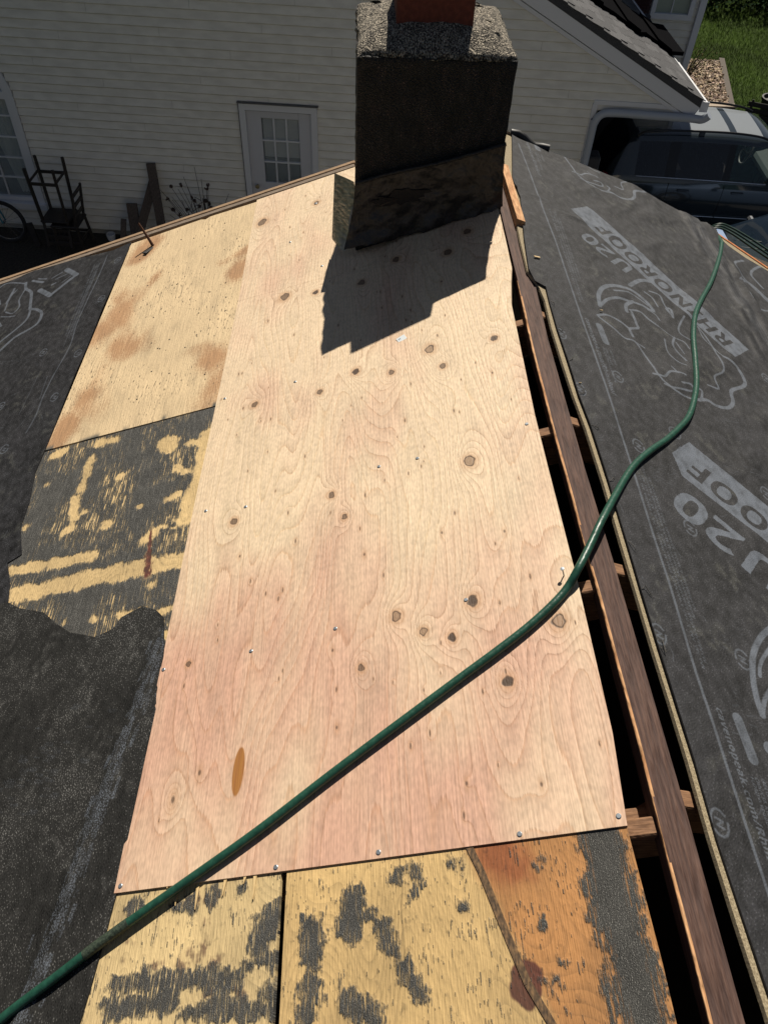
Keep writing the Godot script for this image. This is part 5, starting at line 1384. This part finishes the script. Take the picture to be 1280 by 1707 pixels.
func by_the_wall() -> void:
	chair("dark wooden chair standing upright by the wall, under the upturned one", at_wall(-4.97, 0.0, 0.47), deg_to_rad(-5.0 - 90.0), false)
	chair("tall dark bar stool turned upside down on top of the chair", at_wall(-5.10, 1.335, 0.45), deg_to_rad(-5.0), true, 0.82)
	# bicycle, only its front end in the picture
	var b := thing("bicycle", "teal bicycle parked by the wall under the arched window", "bicycle", at_wall(-6.02, 0.0, 0.42), deg_to_rad(-5.0))
	var blk := mat("rubber", Color(0.008, 0.008, 0.009), 0.7)
	var teal := mat("teal_paint", Color(0.02, 0.14, 0.20), 0.35)
	var steel := mat("chrome", Color(0.45, 0.46, 0.48), 0.25, 0.9)
	for x in [0.0, -1.05]:
		var st := begin()
		lathe(st, Vector3(x, 0.34, 0), [Vector2(0.300, -0.018), Vector2(0.33, -0.022), Vector2(0.342, -0.010), Vector2(0.342, 0.010), Vector2(0.33, 0.022), Vector2(0.300, 0.018), Vector2(0.300, -0.018)], 40, Basis(Vector3.RIGHT, PI / 2))
		var wh := commit("wheel", st, blk, b)
		st = begin()
		lathe(st, Vector3(x, 0.34, 0), [Vector2(0.285, -0.012), Vector2(0.301, -0.012), Vector2(0.301, 0.012), Vector2(0.285, 0.012), Vector2(0.285, -0.012)], 40, Basis(Vector3.RIGHT, PI / 2))
		lathe(st, Vector3(x, 0.34, 0), [Vector2(0.001, -0.03), Vector2(0.02, -0.03), Vector2(0.02, 0.03), Vector2(0.001, 0.03)], 12, Basis(Vector3.RIGHT, PI / 2))
		commit("rim", st, steel, wh)
		for k in 18:
			st = begin()
			var a := TAU * k / 18.0
			tube(st, [Vector3(x, 0.34, 0.02 * (1 if k % 2 else -1)), Vector3(x + cos(a) * 0.288, 0.34 + sin(a) * 0.288, 0)], 0.0018, 4)
			commit("spoke", st, steel, wh)
	for q in [["fork", [Vector3(0, 0.34, 0.05), Vector3(-0.09, 0.68, 0.05)], 0.014], ["fork", [Vector3(0, 0.34, -0.05), Vector3(-0.09, 0.68, -0.05)], 0.014], ["head_tube", [Vector3(-0.09, 0.68, 0), Vector3(-0.16, 0.90, 0)], 0.022], ["top_tube", [Vector3(-0.15, 0.86, 0), Vector3(-0.62, 0.80, 0)], 0.019], ["down_tube", [Vector3(-0.11, 0.74, 0), Vector3(-0.56, 0.30, 0)], 0.024], ["seat_tube", [Vector3(-0.56, 0.30, 0), Vector3(-0.66, 0.92, 0)], 0.018], ["chain_stay", [Vector3(-0.56, 0.30, 0.03), Vector3(-1.05, 0.34, 0.04)], 0.012], ["seat_stay", [Vector3(-0.63, 0.78, 0.02), Vector3(-1.05, 0.34, 0.04)], 0.010]]:
		var st := begin()
		tube(st, q[1], q[2], 10)
		commit(q[0], st, teal, b)
	var st := begin()
	tube(st, smooth([Vector3(-0.02, 1.03, 0.30), Vector3(-0.10, 1.02, 0.18), Vector3(-0.16, 0.99, 0.05), Vector3(-0.17, 0.98, 0.0), Vector3(-0.16, 0.99, -0.05), Vector3(-0.10, 1.02, -0.18), Vector3(-0.02, 1.03, -0.30)], 4), 0.012, 8)
	tube(st, [Vector3(-0.16, 0.90, 0), Vector3(-0.17, 0.99, 0)], 0.014, 8)
	commit("handlebar", st, blk, b)
	st = begin()
	bbox(st, Vector3(-0.70, 0.95, 0), Vector3(0.26, 0.06, 0.14), 0.025)
	commit("saddle", st, blk, b)
	st = begin()
	lathe(st, Vector3(-0.56, 0.30, 0.06), [Vector2(0.001, -0.004), Vector2(0.09, -0.004), Vector2(0.09, 0.004), Vector2(0.001, 0.004)], 20, Basis(Vector3.RIGHT, PI / 2))
	beam(st, Vector3(-0.56, 0.30, 0.08), Vector3(-0.45, 0.17, 0.08), 0.025, 0.012, Vector3(0, 0, 1)); beam(st, Vector3(-0.56, 0.30, -0.08), Vector3(-0.67, 0.43, -0.08), 0.025, 0.012, Vector3(0, 0, 1))
	commit("crank", st, steel, b)
	# leaning timbers
	var tw := grained("grey_timber", Color(0.045, 0.035, 0.03), Color(0.12, 0.095, 0.08), 0.9, 112, Vector3(8, 2, 8), 0.04, 0.4)
	for q in [[at_wall(-3.66, 1.24, 0.07), at_wall(-3.56, 0.1, 0.42), 0.13, "dark plank leaning on the wall, its top end the highest"], [at_wall(-3.66, 0.98, 0.10), at_wall(-4.05, 0.02, 0.40), 0.13, "grey plank propped diagonally across the taller leaning plank"], [at_wall(-4.03, 0.66, 0.20), at_wall(-4.00, 0.0, 0.40), 0.16, "short thick timber post standing left of the crossed planks"], [at_wall(-4.17, 0.45, 0.30), at_wall(-4.22, 0.0, 0.50), 0.08, "low dark stub of wood beside the short timber post"]]:
		st = begin()
		beam(st, q[0], q[1], q[2], 0.045, Vector3(0, 0, 1))
		var p := commit("timber_plank", st, tw, self)
		tag(p, q[3], "plank", "timbers leaning on the wall")
	st = begin()
	tube(st, [at_wall(-3.55, 0.48, 0.42), at_wall(-3.98, 0.10, 0.46)], 0.012, 6)
	tag(commit("thin_stick", st, tw, self), "thin straight stick slanting below the crossed planks", "stick")
	st = begin()
	lathe(st, at_wall(-4.50, 0.0, 0.15), [Vector2(0.001, 0.0), Vector2(0.06, 0.0), Vector2(0.072, 0.09), Vector2(0.066, 0.10), Vector2(0.054, 0.01)], 14, Basis(Vector3.UP, 0.3))
	tag(commit("plastic_cup", st, mat("cup", Color(0.55, 0.57, 0.60), 0.5), self), "small white cup on the ground between chairs and timbers", "cup")
	st = begin()
	beam(st, at_wall(-5.62, 0.36, 0.45), at_wall(-5.55, 0.0, 0.5), 0.09, 0.05, Vector3(0, 0, 1))
	tag(commit("wood_stub", st, mat("stub", Color(0.014, 0.012, 0.012), 0.8), self), "short dark wood stub between the bicycle and the chairs", "wood block")
	# dried hydrangea
	var sh := thing("dried_shrub", "leafless shrub with dried flower heads between planks and door", "shrub", at_wall(-2.82, 0.0, 0.45))
	var stem := mat("stem", Color(0.035, 0.028, 0.024), 0.9)
	var headm := mat("dried_flower", Color(0.055, 0.038, 0.032), 0.95)
	rng.seed = 77
	for k in 26:
		var a := rng.randf_range(-1.0, 1.0)
		var tip := Vector3(a * 0.62, rng.randf_range(0.75, 1.50) - absf(a) * 0.25, rng.randf_range(-0.25, 0.25))
		st = begin()
		var base := Vector3(a * 0.08, 0, rng.randf_range(-0.05, 0.05))
		tube(st, smooth([base, base.lerp(tip, 0.5) + Vector3(-a * 0.06, 0.06, 0.03), tip], 4), 0.006, 5, 0.003)
		var fork := base.lerp(tip, 0.62) + Vector3(-a * 0.03, 0.04, 0.02)
		var t2 := fork + Vector3(rng.randf_range(-0.2, 0.2), rng.randf_range(0.08, 0.25), rng.randf_range(-0.1, 0.1))
		tube(st, [fork, t2], 0.005, 4, 0.003)
		commit("stem", st, stem, sh)
		for e in ([t2] if k % 2 else ([tip] if k % 4 == 0 else [])):
			st = begin()
			for f in 15:
				var d := Vector3(rng.randfn(), rng.randfn(), rng.randfn()).normalized()
				var c: Vector3 = e + d * rng.randf_range(0.008, 0.032)
				var x := d.cross(Vector3(0.3, 1, 0.2)).normalized() * 0.013; var y := d.cross(x).normalized() * 0.013
				quad(st, c - x - y, c + x - y, c + x + y, c - x + y, d)
			commit("flower_head", st, headm, sh)

# ---------------------------------------------------------------- cars
func car(o: Node3D, prof: Array, wd: float, paint: Material, long_roof: bool) -> void:
	# prof rows: x from the tail, roof height, roof half width, belt height, belt half width (fraction of half width), sill height
	var hw := wd * 0.5
	var g := []
	for p in prof:
		var col := []
		var yr: float = p[1]; var hr: float = p[2]; var yb: float = p[3]; var hb: float = p[4] * hw; var ys: float = p[5]
		var half := [Vector2(hb * 0.90, ys), Vector2(hb * 0.975, lerpf(ys, yb, 0.22)), Vector2(hb * 1.0, lerpf(ys, yb, 0.55)), Vector2(hb * 0.995, lerpf(ys, yb, 0.80)), Vector2(hb * 0.965, yb - 0.02), Vector2(hb * 0.94, yb + 0.012), Vector2(lerpf(hb * 0.93, hr, 0.9), lerpf(yb + 0.02, yr, 0.80)), Vector2(hr * 0.97, lerpf(yb + 0.03, yr, 0.915)), Vector2(hr * 0.80, lerpf(yb + 0.03, yr, 0.972)), Vector2(hr * 0.42, lerpf(yb + 0.03, yr, 0.995)), Vector2(0.0, yr)]
		for q in half: col.append(Vector3(p[0], q.y, q.x))
		for k in range(half.size() - 2, -1, -1): col.append(Vector3(p[0], half[k].y, -half[k].x))
		g.append(col)
	var n := []
	var w := g.size(); var h: int = g[0].size()
	for i in w:
		var col := []
		for j in h:
			var v: Vector3 = (g[mini(i + 1, w - 1)][j] - g[maxi(i - 1, 0)][j]).cross(g[i][mini(j + 1, h - 1)] - g[i][maxi(j - 1, 0)]).normalized()
			var c := Vector3(g[i][j].x, 0.7, 0)
			col.append(v if v.dot(g[i][j] - c) >= 0.0 else -v)
		n.append(col)
	var groups := {}
	for i in w - 1:
		var kind: String = prof[i][6]
		for j in h - 1:
			var jj := mini(j, h - 2 - j)   # mirrored row
			var part := "body"
			if jj == 5:
				if kind.begins_with("w"): part = "side_window|%d|%d" % [int(kind.substr(1)), 0 if j < h / 2 else 1]
				elif kind == "p": part = "pillar|%d|%d" % [i, 0 if j < h / 2 else 1]
			elif jj >= 6 and kind == "screen" or (jj == 5 and kind == "screen" and false): part = "windscreen"
			elif jj >= 6 and kind == "tail": part = "rear_window"
			elif jj >= 8 and kind.ends_with("s"): part = "sunroof"
			if not groups.has(part): groups[part] = begin()
			var st: SurfaceTool = groups[part]
			var c := [[g[i][j], n[i][j]], [g[i + 1][j], n[i + 1][j]], [g[i + 1][j + 1], n[i + 1][j + 1]], [g[i][j + 1], n[i][j + 1]]]
			ntri(st, c[0], c[1], c[2]); ntri(st, c[0], c[2], c[3])
	var st0: SurfaceTool = groups["body"]
	for e in [0, w - 1]:
		for j in h - 1: tri(st0, Vector3(prof[e][0], 0.6, 0), g[e][j], g[e][j + 1], Vector3(-1 if e == 0 else 1, 0, 0))
	for i in w - 1: quad(st0, g[i][0], g[i + 1][0], g[i + 1][h - 1], g[i][h - 1], Vector3.DOWN)
	for key in groups:
		var m: Material = paint
		var nm: String = key.split("|")[0]
		if nm == "side_window": m = glass("car_glass_front", Color(0.03, 0.08, 0.08), 0.35) if "side_window|2|" in key else glass("car_glass_rear", Color(0.004, 0.006, 0.010), 0.88)
		elif nm == "windscreen": m = glass("car_screen", Color(0.010, 0.018, 0.030), 0.72)
		elif nm == "rear_window": m = glass("car_glass_rear", Color(0.004, 0.006, 0.010), 0.88)
		elif nm == "sunroof": m = mat("sunroof_glass", Color(0.22, 0.24, 0.26), 0.16)  # sky reflection painted in as pale grey
		elif nm == "pillar": m = mat("pillar_black", Color(0.006, 0.006, 0.007), 0.25)
		commit(nm, groups[key], m, o)

func wheel(o: Node3D, c: Vector3, r: float, side: float) -> void:
	var st := begin()
	var b := Basis(Vector3.RIGHT, PI / 2 * side)
	lathe(st, c, [Vector2(r * 0.66, -0.11), Vector2(r * 0.95, -0.11), Vector2(r, -0.08), Vector2(r, 0.08), Vector2(r * 0.95, 0.11), Vector2(r * 0.66, 0.11), Vector2(r * 0.66, -0.11)], 32, b)
	var wl := commit("wheel", st, mat("rubber", Color.BLACK), o)
	st = begin()
	lathe(st, c, [Vector2(r * 0.67, 0.10), Vector2(r * 0.60, 0.085), Vector2(r * 0.58, 0.03), Vector2(0.001, 0.03)], 32, b)
	for k in 5:
		var a := TAU * k / 5.0
		beam(st, c + b * Vector3(cos(a) * 0.03, 0.07, sin(a) * 0.03), c + b * Vector3(cos(a) * r * 0.62, 0.085, sin(a) * r * 0.62), 0.05, 0.02, b * Vector3.UP)
	commit("rim", st, mat("alloy", Color(0.30, 0.31, 0.33), 0.35, 0.8), wl)
	st = begin()
	lathe(st, c + Vector3(0, 0.01, side * 0.0), [Vector2(r + 0.015, 0.03), Vector2(r + 0.06, 0.122), Vector2(r + 0.075, 0.124), Vector2(r + 0.04, 0.02)], 32, b)
	commit("wheel_arch", st, mat("arch_black", Color(0.004, 0.004, 0.004), 0.8), o)

func seats(o: Node3D, xs: Array) -> void:
	var m := mat("car_seat", Color(0.05, 0.055, 0.055), 0.7)
	for x in xs:
		for z in [-0.38, 0.38]:
			var st := begin()
			bbox(st, Vector3(x, 0.72, z), Vector3(0.50, 0.16, 0.50), 0.05)
			bbox(st, Vector3(x - 0.26, 1.02, z), Vector3(0.14, 0.56, 0.48), 0.06, Basis(Vector3(0, 0, 1), 0.22))
			bbox(st, Vector3(x - 0.36, 1.38, z), Vector3(0.10, 0.18, 0.26), 0.04)
			commit("seat", st, m, o)

func vehicles() -> void:
	var black := StandardMaterial3D.new()
	black.albedo_color = Color(0.020, 0.028, 0.034).linear_to_srgb()
	black.roughness = 0.18
	black.clearcoat_enabled = true; black.clearcoat = 1.0; black.clearcoat_roughness = 0.05
	var o := thing("suv", "black four-wheel-drive car with roof rails parked beside the garage end", "car", Vector3(3.75, -5.7, -14.2), deg_to_rad(-4.0))
	# x, roof y, roof half width, belt y, belt width, sill, kind of the strip that starts here
	car(o, [[0.0, 0.78, 0.70, 0.70, 0.88, 0.42, ""], [0.06, 1.04, 0.78, 0.98, 0.93, 0.36, "tail"], [0.22, 1.40, 0.72, 1.10, 0.96, 0.33, "tail"], [0.42, 1.70, 0.66, 1.13, 0.975, 0.32, ""], [0.60, 1.765, 0.67, 1.13, 0.985, 0.32, "w0"], [1.12, 1.80, 0.69, 1.13, 0.995, 0.32, "p"], [1.30, 1.808, 0.69, 1.13, 1.0, 0.32, "w1s"], [1.90, 1.815, 0.69, 1.125, 1.0, 0.32, "w1s"], [2.14, 1.812, 0.69, 1.12, 1.0, 0.32, "p"], [2.26, 1.808, 0.69, 1.115, 1.0, 0.32, "w2s"], [2.72, 1.775, 0.68, 1.11, 1.0, 0.32, "w2"], [2.92, 1.735, 0.665, 1.105, 0.998, 0.32, "screen"], [3.25, 1.52, 0.68, 1.09, 0.995, 0.32, "screen"], [3.62, 1.22, 0.76, 1.07, 0.99, 0.33, ""], [3.95, 1.14, 0.78, 1.04, 0.98, 0.33, ""], [4.40, 1.05, 0.76, 0.96, 0.95, 0.34, ""], [4.66, 0.90, 0.70, 0.80, 0.88, 0.36, ""], [4.78, 0.68, 0.60, 0.62, 0.76, 0.40, ""]], 1.92, black, true)
	for s in [-1.0, 1.0]:
		wheel(o, Vector3(0.92, 0.36, s * 0.83), 0.36, s)
		wheel(o, Vector3(3.84, 0.36, s * 0.83), 0.36, s)
		var st := begin()
		tube(st, smooth([Vector3(0.55, 1.70, s * 0.63), Vector3(0.75, 1.80, s * 0.635), Vector3(1.4, 1.835, s * 0.65), Vector3(2.1, 1.84, s * 0.65), Vector3(2.6, 1.80, s * 0.64), Vector3(2.85, 1.73, s * 0.635)], 5), 0.020, 8)
		bbox(st, Vector3(1.62, 1.80, s * 0.645), Vector3(0.10, 0.07, 0.035), 0.008)
		commit("roof_rail", st, mat("rail_black", Color(0.008, 0.008, 0.009), 0.3), o)
		st = begin()
		tube(st, smooth([Vector3(0.62, 1.137, s * 0.915), Vector3(1.3, 1.140, s * 0.928), Vector3(2.2, 1.130, s * 0.930), Vector3(2.9, 1.115, s * 0.928)], 5), 0.011, 6)
		commit("belt_trim", st, mat("chrome", Color.BLACK), o)
		st = begin()
		tube(st, smooth([Vector3(1.32, 0.49, s * 0.948), Vector3(2.2, 0.485, s * 0.952), Vector3(3.3, 0.48, s * 0.948)], 4), 0.012, 6)
		commit("door_moulding", st, mat("chrome", Color.BLACK), o)
		for x in [1.50, 2.46]:
			st = begin()
			bbox(st, Vector3(x, 0.945, s * 0.972), Vector3(0.22, 0.032, 0.03), 0.010)
			commit("door_handle", st, black, o)
		for x in [1.22, 2.20, 3.22]:
			st = begin()
			box(st, Vector3(x, 0.75, s * 0.9585), Vector3(0.008, 0.62, 0.006), Basis(Vector3.RIGHT, s * -0.03))
			commit("door_seam", st, mat("seam", Color(0.002, 0.002, 0.002), 0.9), o)
		st = begin()
		bbox(st, Vector3(3.02, 1.18, s * 1.04), Vector3(0.10, 0.15, 0.20), 0.04)
		commit("wing_mirror", st, black, o)
		st = begin()
		bbox(st, Vector3(0.10, 0.98, s * 0.80), Vector3(0.12, 0.30, 0.14), 0.03)
		commit("tail_lamp", st, mat("tail_red", Color(0.18, 0.01, 0.01), 0.2), o)
		st = begin()
		bbox(st, Vector3(4.52, 0.82, s * 0.66), Vector3(0.16, 0.16, 0.30), 0.05)
		commit("headlight", st, mat("lamp_glass", Color(0.5, 0.52, 0.55), 0.1), o)
	seats(o, [1.55, 2.45])
	var st := begin()
	bbox(st, Vector3(3.22, 1.05, 0), Vector3(0.36, 0.16, 1.5), 0.06)
	commit("dashboard", st, mat("dash", Color(0.16, 0.24, 0.23), 0.6), o)
	st = begin()
	var ring := []
	for k in 25: ring.append(Vector3(2.92, 1.10, -0.38) + Vector3(0.06 * sin(TAU * k / 24.0), 0.185 * sin(TAU * k / 24.0), 0.19 * cos(TAU * k / 24.0)))
	tube(st, ring, 0.016, 8)
	for k in 3: beam(st, Vector3(2.96, 1.08, -0.38), ring[4 + 8 * k], 0.03, 0.015, Vector3(1, 0, 0))
	commit("steering_wheel", st, mat("steer", Color(0.25, 0.29, 0.28), 0.5), o)
	# the second car, mostly hidden by the eave
	var silver := StandardMaterial3D.new()
	silver.albedo_color = Color(0.10, 0.15, 0.25).linear_to_srgb()
	silver.roughness = 0.5; silver.metallic = 0.2
	silver.metallic_specular = 0.3
	var c2 := thing("hatchback", "blue-grey car with dark windscreen just beyond the right rake edge", "car", Vector3(8.65, -5.75, -11.1), deg_to_rad(178.0))
	car(c2, [[0.0, 0.72, 0.60, 0.66, 0.86, 0.36, ""], [0.10, 0.98, 0.70, 0.90, 0.93, 0.30, "tail"], [0.50, 1.32, 0.58, 0.95, 0.97, 0.26, "tail"], [0.85, 1.43, 0.56, 0.95, 0.99, 0.25, "w0"], [1.35, 1.47, 0.57, 0.94, 1.0, 0.25, "p"], [1.45, 1.472, 0.57, 0.94, 1.0, 0.25, "w1"], [2.05, 1.45, 0.57, 0.93, 1.0, 0.25, "p"], [2.15, 1.44, 0.57, 0.92, 1.0, 0.25, "w2"], [2.50, 1.38, 0.57, 0.91, 0.998, 0.25, "screen"], [2.90, 1.17, 0.62, 0.90, 0.99, 0.25, "screen"], [3.20, 0.99, 0.68, 0.88, 0.98, 0.26, ""], [3.60, 0.90, 0.70, 0.82, 0.96, 0.26, ""], [4.00, 0.80, 0.66, 0.72, 0.90, 0.28, ""], [4.20, 0.58, 0.56, 0.52, 0.78, 0.32, ""]], 1.74, silver, false)
	for s in [-1.0, 1.0]:
		wheel(c2, Vector3(0.80, 0.31, s * 0.74), 0.31, s)
		wheel(c2, Vector3(3.38, 0.31, s * 0.74), 0.31, s)
		st = begin()
		bbox(st, Vector3(2.62, 0.98, s * 0.95), Vector3(0.10, 0.12, 0.18), 0.04)
		commit("wing_mirror", st, mat("chrome", Color.BLACK), c2)
		st = begin()
		bbox(st, Vector3(1.62, 0.80, s * 0.872), Vector3(0.18, 0.028, 0.03), 0.009)
		commit("door_handle", st, silver, c2)
		st = begin()
		bbox(st, Vector3(3.98, 0.66, s * 0.58), Vector3(0.18, 0.12, 0.26), 0.04)
		commit("headlight", st, mat("lamp_glass", Color.BLACK), c2)
		st = begin()
		beam(st, Vector3(3.16, 1.005, s * 0.1 + 0.15), Vector3(2.86, 1.20, s * 0.12 - 0.25), 0.014, 0.010, Vector3(1, 1, 0))
		commit("wiper", st, mat("wiper", Color(0.12, 0.13, 0.13), 0.5), c2)
	seats(c2, [1.35, 2.15])
	st = begin()
	bbox(st, Vector3(2.86, 0.88, 0), Vector3(0.5, 0.14, 1.4), 0.06)
	commit("dashboard", st, mat("dash", Color.BLACK), c2)

# ---------------------------------------------------------------- beyond the garage
func garden() -> void:
	var at := func(x: float, y: float, z: float) -> Vector3: return Vector3(x, y, z)
	var pl := thing("planter_bed", "raised bed with a timber wall and pale wood chip mulch", "planter")
	var tm := grained("bed_timber", Color(0.055, 0.045, 0.037), Color(0.115, 0.095, 0.078), 0.9, 121, Vector3(2, 8, 8), 0.04, 0.3)
	for k in 8:
		var st := begin()
		bbox(st, Vector3(6.45, -5.66 + 0.146 * k, -16.42), Vector3(1.36, 0.142, 0.12), 0.012)
		commit("timber", st, tm, pl)
		if k < 5: continue
		st = begin()
		beam(st, Vector3(7.10, -5.66 + 0.146 * k, -16.5), Vector3(7.75, -5.66 + 0.146 * k, -19.2), 0.12, 0.142)
		commit("timber", st, tm, pl)
	var st := begin()
	bbox(st, Vector3(6.45, -4.553, -16.42), Vector3(1.40, 0.03, 0.16), 0.006)
	commit("cap_board", st, grained("cap_board", Color(0.25, 0.20, 0.15), Color(0.36, 0.29, 0.22), 0.85, 122, Vector3(1, 8, 8), 0.04), pl)
	st = begin()
	quad(st, Vector3(5.8, -4.62, -16.45), Vector3(7.08, -4.62, -16.45), Vector3(7.7, -4.62, -19.2), Vector3(5.8, -4.62, -19.2), Vector3.UP)
	commit("bed_soil", st, mat("bed_soil", Color(0.05, 0.04, 0.03), 0.95), pl)
	rng.seed = 131
	var mm := MultiMesh.new()
	mm.transform_format = MultiMesh.TRANSFORM_3D
	mm.use_colors = true
	var cb := begin()
	bbox(cb, Vector3.ZERO, Vector3(0.075, 0.012, 0.028), 0.003)
	mm.mesh = cb.commit()
	mm.instance_count = 2600
	for i in mm.instance_count:
		var z := rng.randf_range(-19.1, -16.5)
		var x := rng.randf_range(5.8, 7.06 + (-16.5 - z) * 0.235)
		mm.set_instance_transform(i, Transform3D(Basis.from_euler(Vector3(rng.randfn(0, 0.35), rng.randf() * TAU, rng.randfn(0, 0.35))) .scaled_local(Vector3.ONE * rng.randf_range(0.6, 1.5)), Vector3(x, -4.605 + rng.randf() * 0.03, z)))
		var v := rng.randf_range(0.12, 0.50)
		mm.set_instance_color(i, Color(v, v * rng.randf_range(0.70, 0.82), v * rng.randf_range(0.48, 0.64)))
	var mi := MultiMeshInstance3D.new()
	mi.multimesh = mm
	var cm := StandardMaterial3D.new()
	cm.vertex_color_use_as_albedo = true; cm.roughness = 0.9
	mi.material_override = cm
	mi.name = "wood_chips"
	mi.set_meta("kind", "stuff")
	pl.add_child(mi)
	# shrubs: a sparse one in the bed, dense dark ones behind the lawn
	shrub("bed_shrub", "sparse budding shrub in the wood chip bed by the house corner", Vector3(6.35, -4.62, -17.6), 0.75, 0.85, 420, Color(0.075, 0.070, 0.030), 132)
	var spots := [[9.2, -24.6, 1.7, "dark leafy shrub at the lawn's far edge, nearest the house corner"], [10.9, -24.2, 1.6, "dark leafy shrub at the lawn's far edge, second from the house corner"], [12.6, -23.7, 1.7, "dark leafy shrub at the lawn's far edge, farthest from the house"], [7.6, -25.0, 1.5, "dark shrub beyond the lawn half hidden by the house corner post"]]
	for s in spots: shrub("dark_shrub", s[3], Vector3(s[0], -5.0, s[1]), s[2], 0.9, 1500, Color(0.014, 0.030, 0.012), int(s[0] * 10.0))
	# lawn grass
	var gm := MultiMesh.new()
	gm.transform_format = MultiMesh.TRANSFORM_3D
	gm.use_colors = true
	var gb := begin()
	rng.seed = 141
	for k in 9:
		var a := rng.randf() * TAU
		var b := Vector3(rng.randfn(0, 0.035), 0, rng.randfn(0, 0.035))
		var tip := b + Vector3(cos(a) * 0.035, rng.randf_range(0.05, 0.11), sin(a) * 0.035)
		var s := Vector3(-sin(a), 0, cos(a)) * 0.006
		tri(gb, b - s, b + s, tip, Vector3(cos(a) * 0.5, 0.8, sin(a) * 0.5).normalized())
	gm.mesh = gb.commit()
	gm.instance_count = 42000
	var tone := noise(142, 0.5, 3)
	var n := 0
	while n < gm.instance_count:
		var z := rng.randf_range(-26.0, -15.35)
		var x := rng.randf_range(5.4, 14.5)
		if z > -16.38 and x < 7.2: continue
		if z > -19.4 and z < -16.3 and x < 7.2 + (-16.5 - z) * 0.235: continue
		gm.set_instance_transform(n, Transform3D(Basis(Vector3.UP, rng.randf() * TAU).scaled(Vector3.ONE * rng.randf_range(0.7, 1.3)), Vector3(x, -5.02 - maxf(0.0, z + 16.36) * 0.54, z)))
		var v := 1.0 + 0.5 * tone.get_noise_2d(x, z) + rng.randf_range(-0.25, 0.25)
		gm.set_instance_color(n, Color(0.066 * v, 0.115 * v, 0.016 * v))
		n += 1
	mi = MultiMeshInstance3D.new()
	mi.multimesh = gm
	var g := StandardMaterial3D.new()
	g.vertex_color_use_as_albedo = true; g.roughness = 0.85
	g.backlight_enabled = true; g.backlight = Color(0.05, 0.08, 0.015)
	mi.material_override = g
	mi.name = "lawn_grass"
	add_child(mi)
	tag(mi, "short green grass of the lawn behind the house", "grass", "", "stuff")
	# slatted bench and a dark pot at the picture's right edge
	var be := thing("garden_bench", "dark slatted bench standing on the lawn beyond the car", "bench", Vector3(7.80, -5.27, -15.9), deg_to_rad(-25.0))
	var bm := grained("bench_wood", Color(0.012, 0.012, 0.011), Color(0.040, 0.038, 0.032), 0.85, 151, Vector3(2, 9, 9), 0.04)
	for k in 4:
		st = begin(); bbox(st, Vector3(0, 0.42, -0.165 + 0.11 * k), Vector3(1.2, 0.03, 0.09), 0.006); commit("seat_slat", st, bm, be)
	for k in 3:
		st = begin(); bbox(st, Vector3(0, 0.56 + 0.11 * k, -0.24 - 0.02 * k), Vector3(1.2, 0.09, 0.025), 0.006); commit("back_slat", st, bm, be)
	for x in [-0.52, 0.52]:
		for z in [-0.18, 0.18]:
			st = begin(); bbox(st, Vector3(x, 0.2, z), Vector3(0.05, 0.40, 0.05), 0.006); commit("leg", st, bm, be)
		st = begin(); beam(st, Vector3(x, 0.4, -0.20), Vector3(x, 0.86, -0.30), 0.05, 0.04); commit("back_post", st, bm, be)
	var pot := thing("plant_pot", "dark round pot on the lawn above the bench", "pot", Vector3(8.15, -5.02, -16.9))
	st = begin()
	lathe(st, Vector3.ZERO, [Vector2(0.001, 0.0), Vector2(0.17, 0.0), Vector2(0.25, 0.40), Vector2(0.27, 0.42), Vector2(0.27, 0.47), Vector2(0.235, 0.47), Vector2(0.22, 0.40), Vector2(0.001, 0.40)], 24)
	commit("bowl", st, mat("pot_glaze", Color(0.018, 0.019, 0.020), 0.5), pot)

func shrub(called: String, label: String, at: Vector3, r: float, hgt: float, leaves: int, c: Color, sd: int) -> void:
	var o := thing(called, label, "shrub", at, 0.0, "shrubs beyond the garage" if called == "dark_shrub" else "")
	rng.seed = sd
	var st := begin()
	var tips := []
	for k in 16:
		var a := rng.randf() * TAU
		var t := Vector3(cos(a) * r * rng.randf_range(0.2, 0.9), hgt * rng.randf_range(0.55, 1.05), sin(a) * r * rng.randf_range(0.2, 0.9))
		tube(st, [Vector3(t.x * 0.1, 0, t.z * 0.1), t * 0.5 + Vector3(0, 0.08, 0), t], 0.014, 5, 0.005)
		tips.append(t)
	commit("stem", st, mat("stem", Color.BLACK), o)
	st = begin()
	for k in leaves:
		var t: Vector3 = tips[rng.randi() % tips.size()] * rng.randf_range(0.45, 1.0)
		var p := t + Vector3(rng.randfn(), rng.randfn() * 0.7, rng.randfn()) * r * 0.17
		if p.y < 0.05: continue
		var d := Vector3(rng.randfn(), absf(rng.randfn()) + 0.5, rng.randfn()).normalized()
		var x := d.cross(Vector3(rng.randfn(), rng.randfn(), rng.randfn())).normalized() * rng.randf_range(0.03, 0.055) * (1.3 if r > 1.0 else 0.55)
		var y := d.cross(x) * 0.6
		var v := rng.randf_range(0.55, 1.5)
		st.set_color(Color(c.r * v, c.g * v, c.b * v))
		quad(st, p - x, p - y, p + x, p + y, d)
	var m := StandardMaterial3D.new()
	m.vertex_color_use_as_albedo = true; m.roughness = 0.95
	m.metallic_specular = 0.15
	m.backlight_enabled = true; m.backlight = Color(0.012, 0.02, 0.006)
	commit("foliage", st, m, o).set_meta("kind", "stuff")
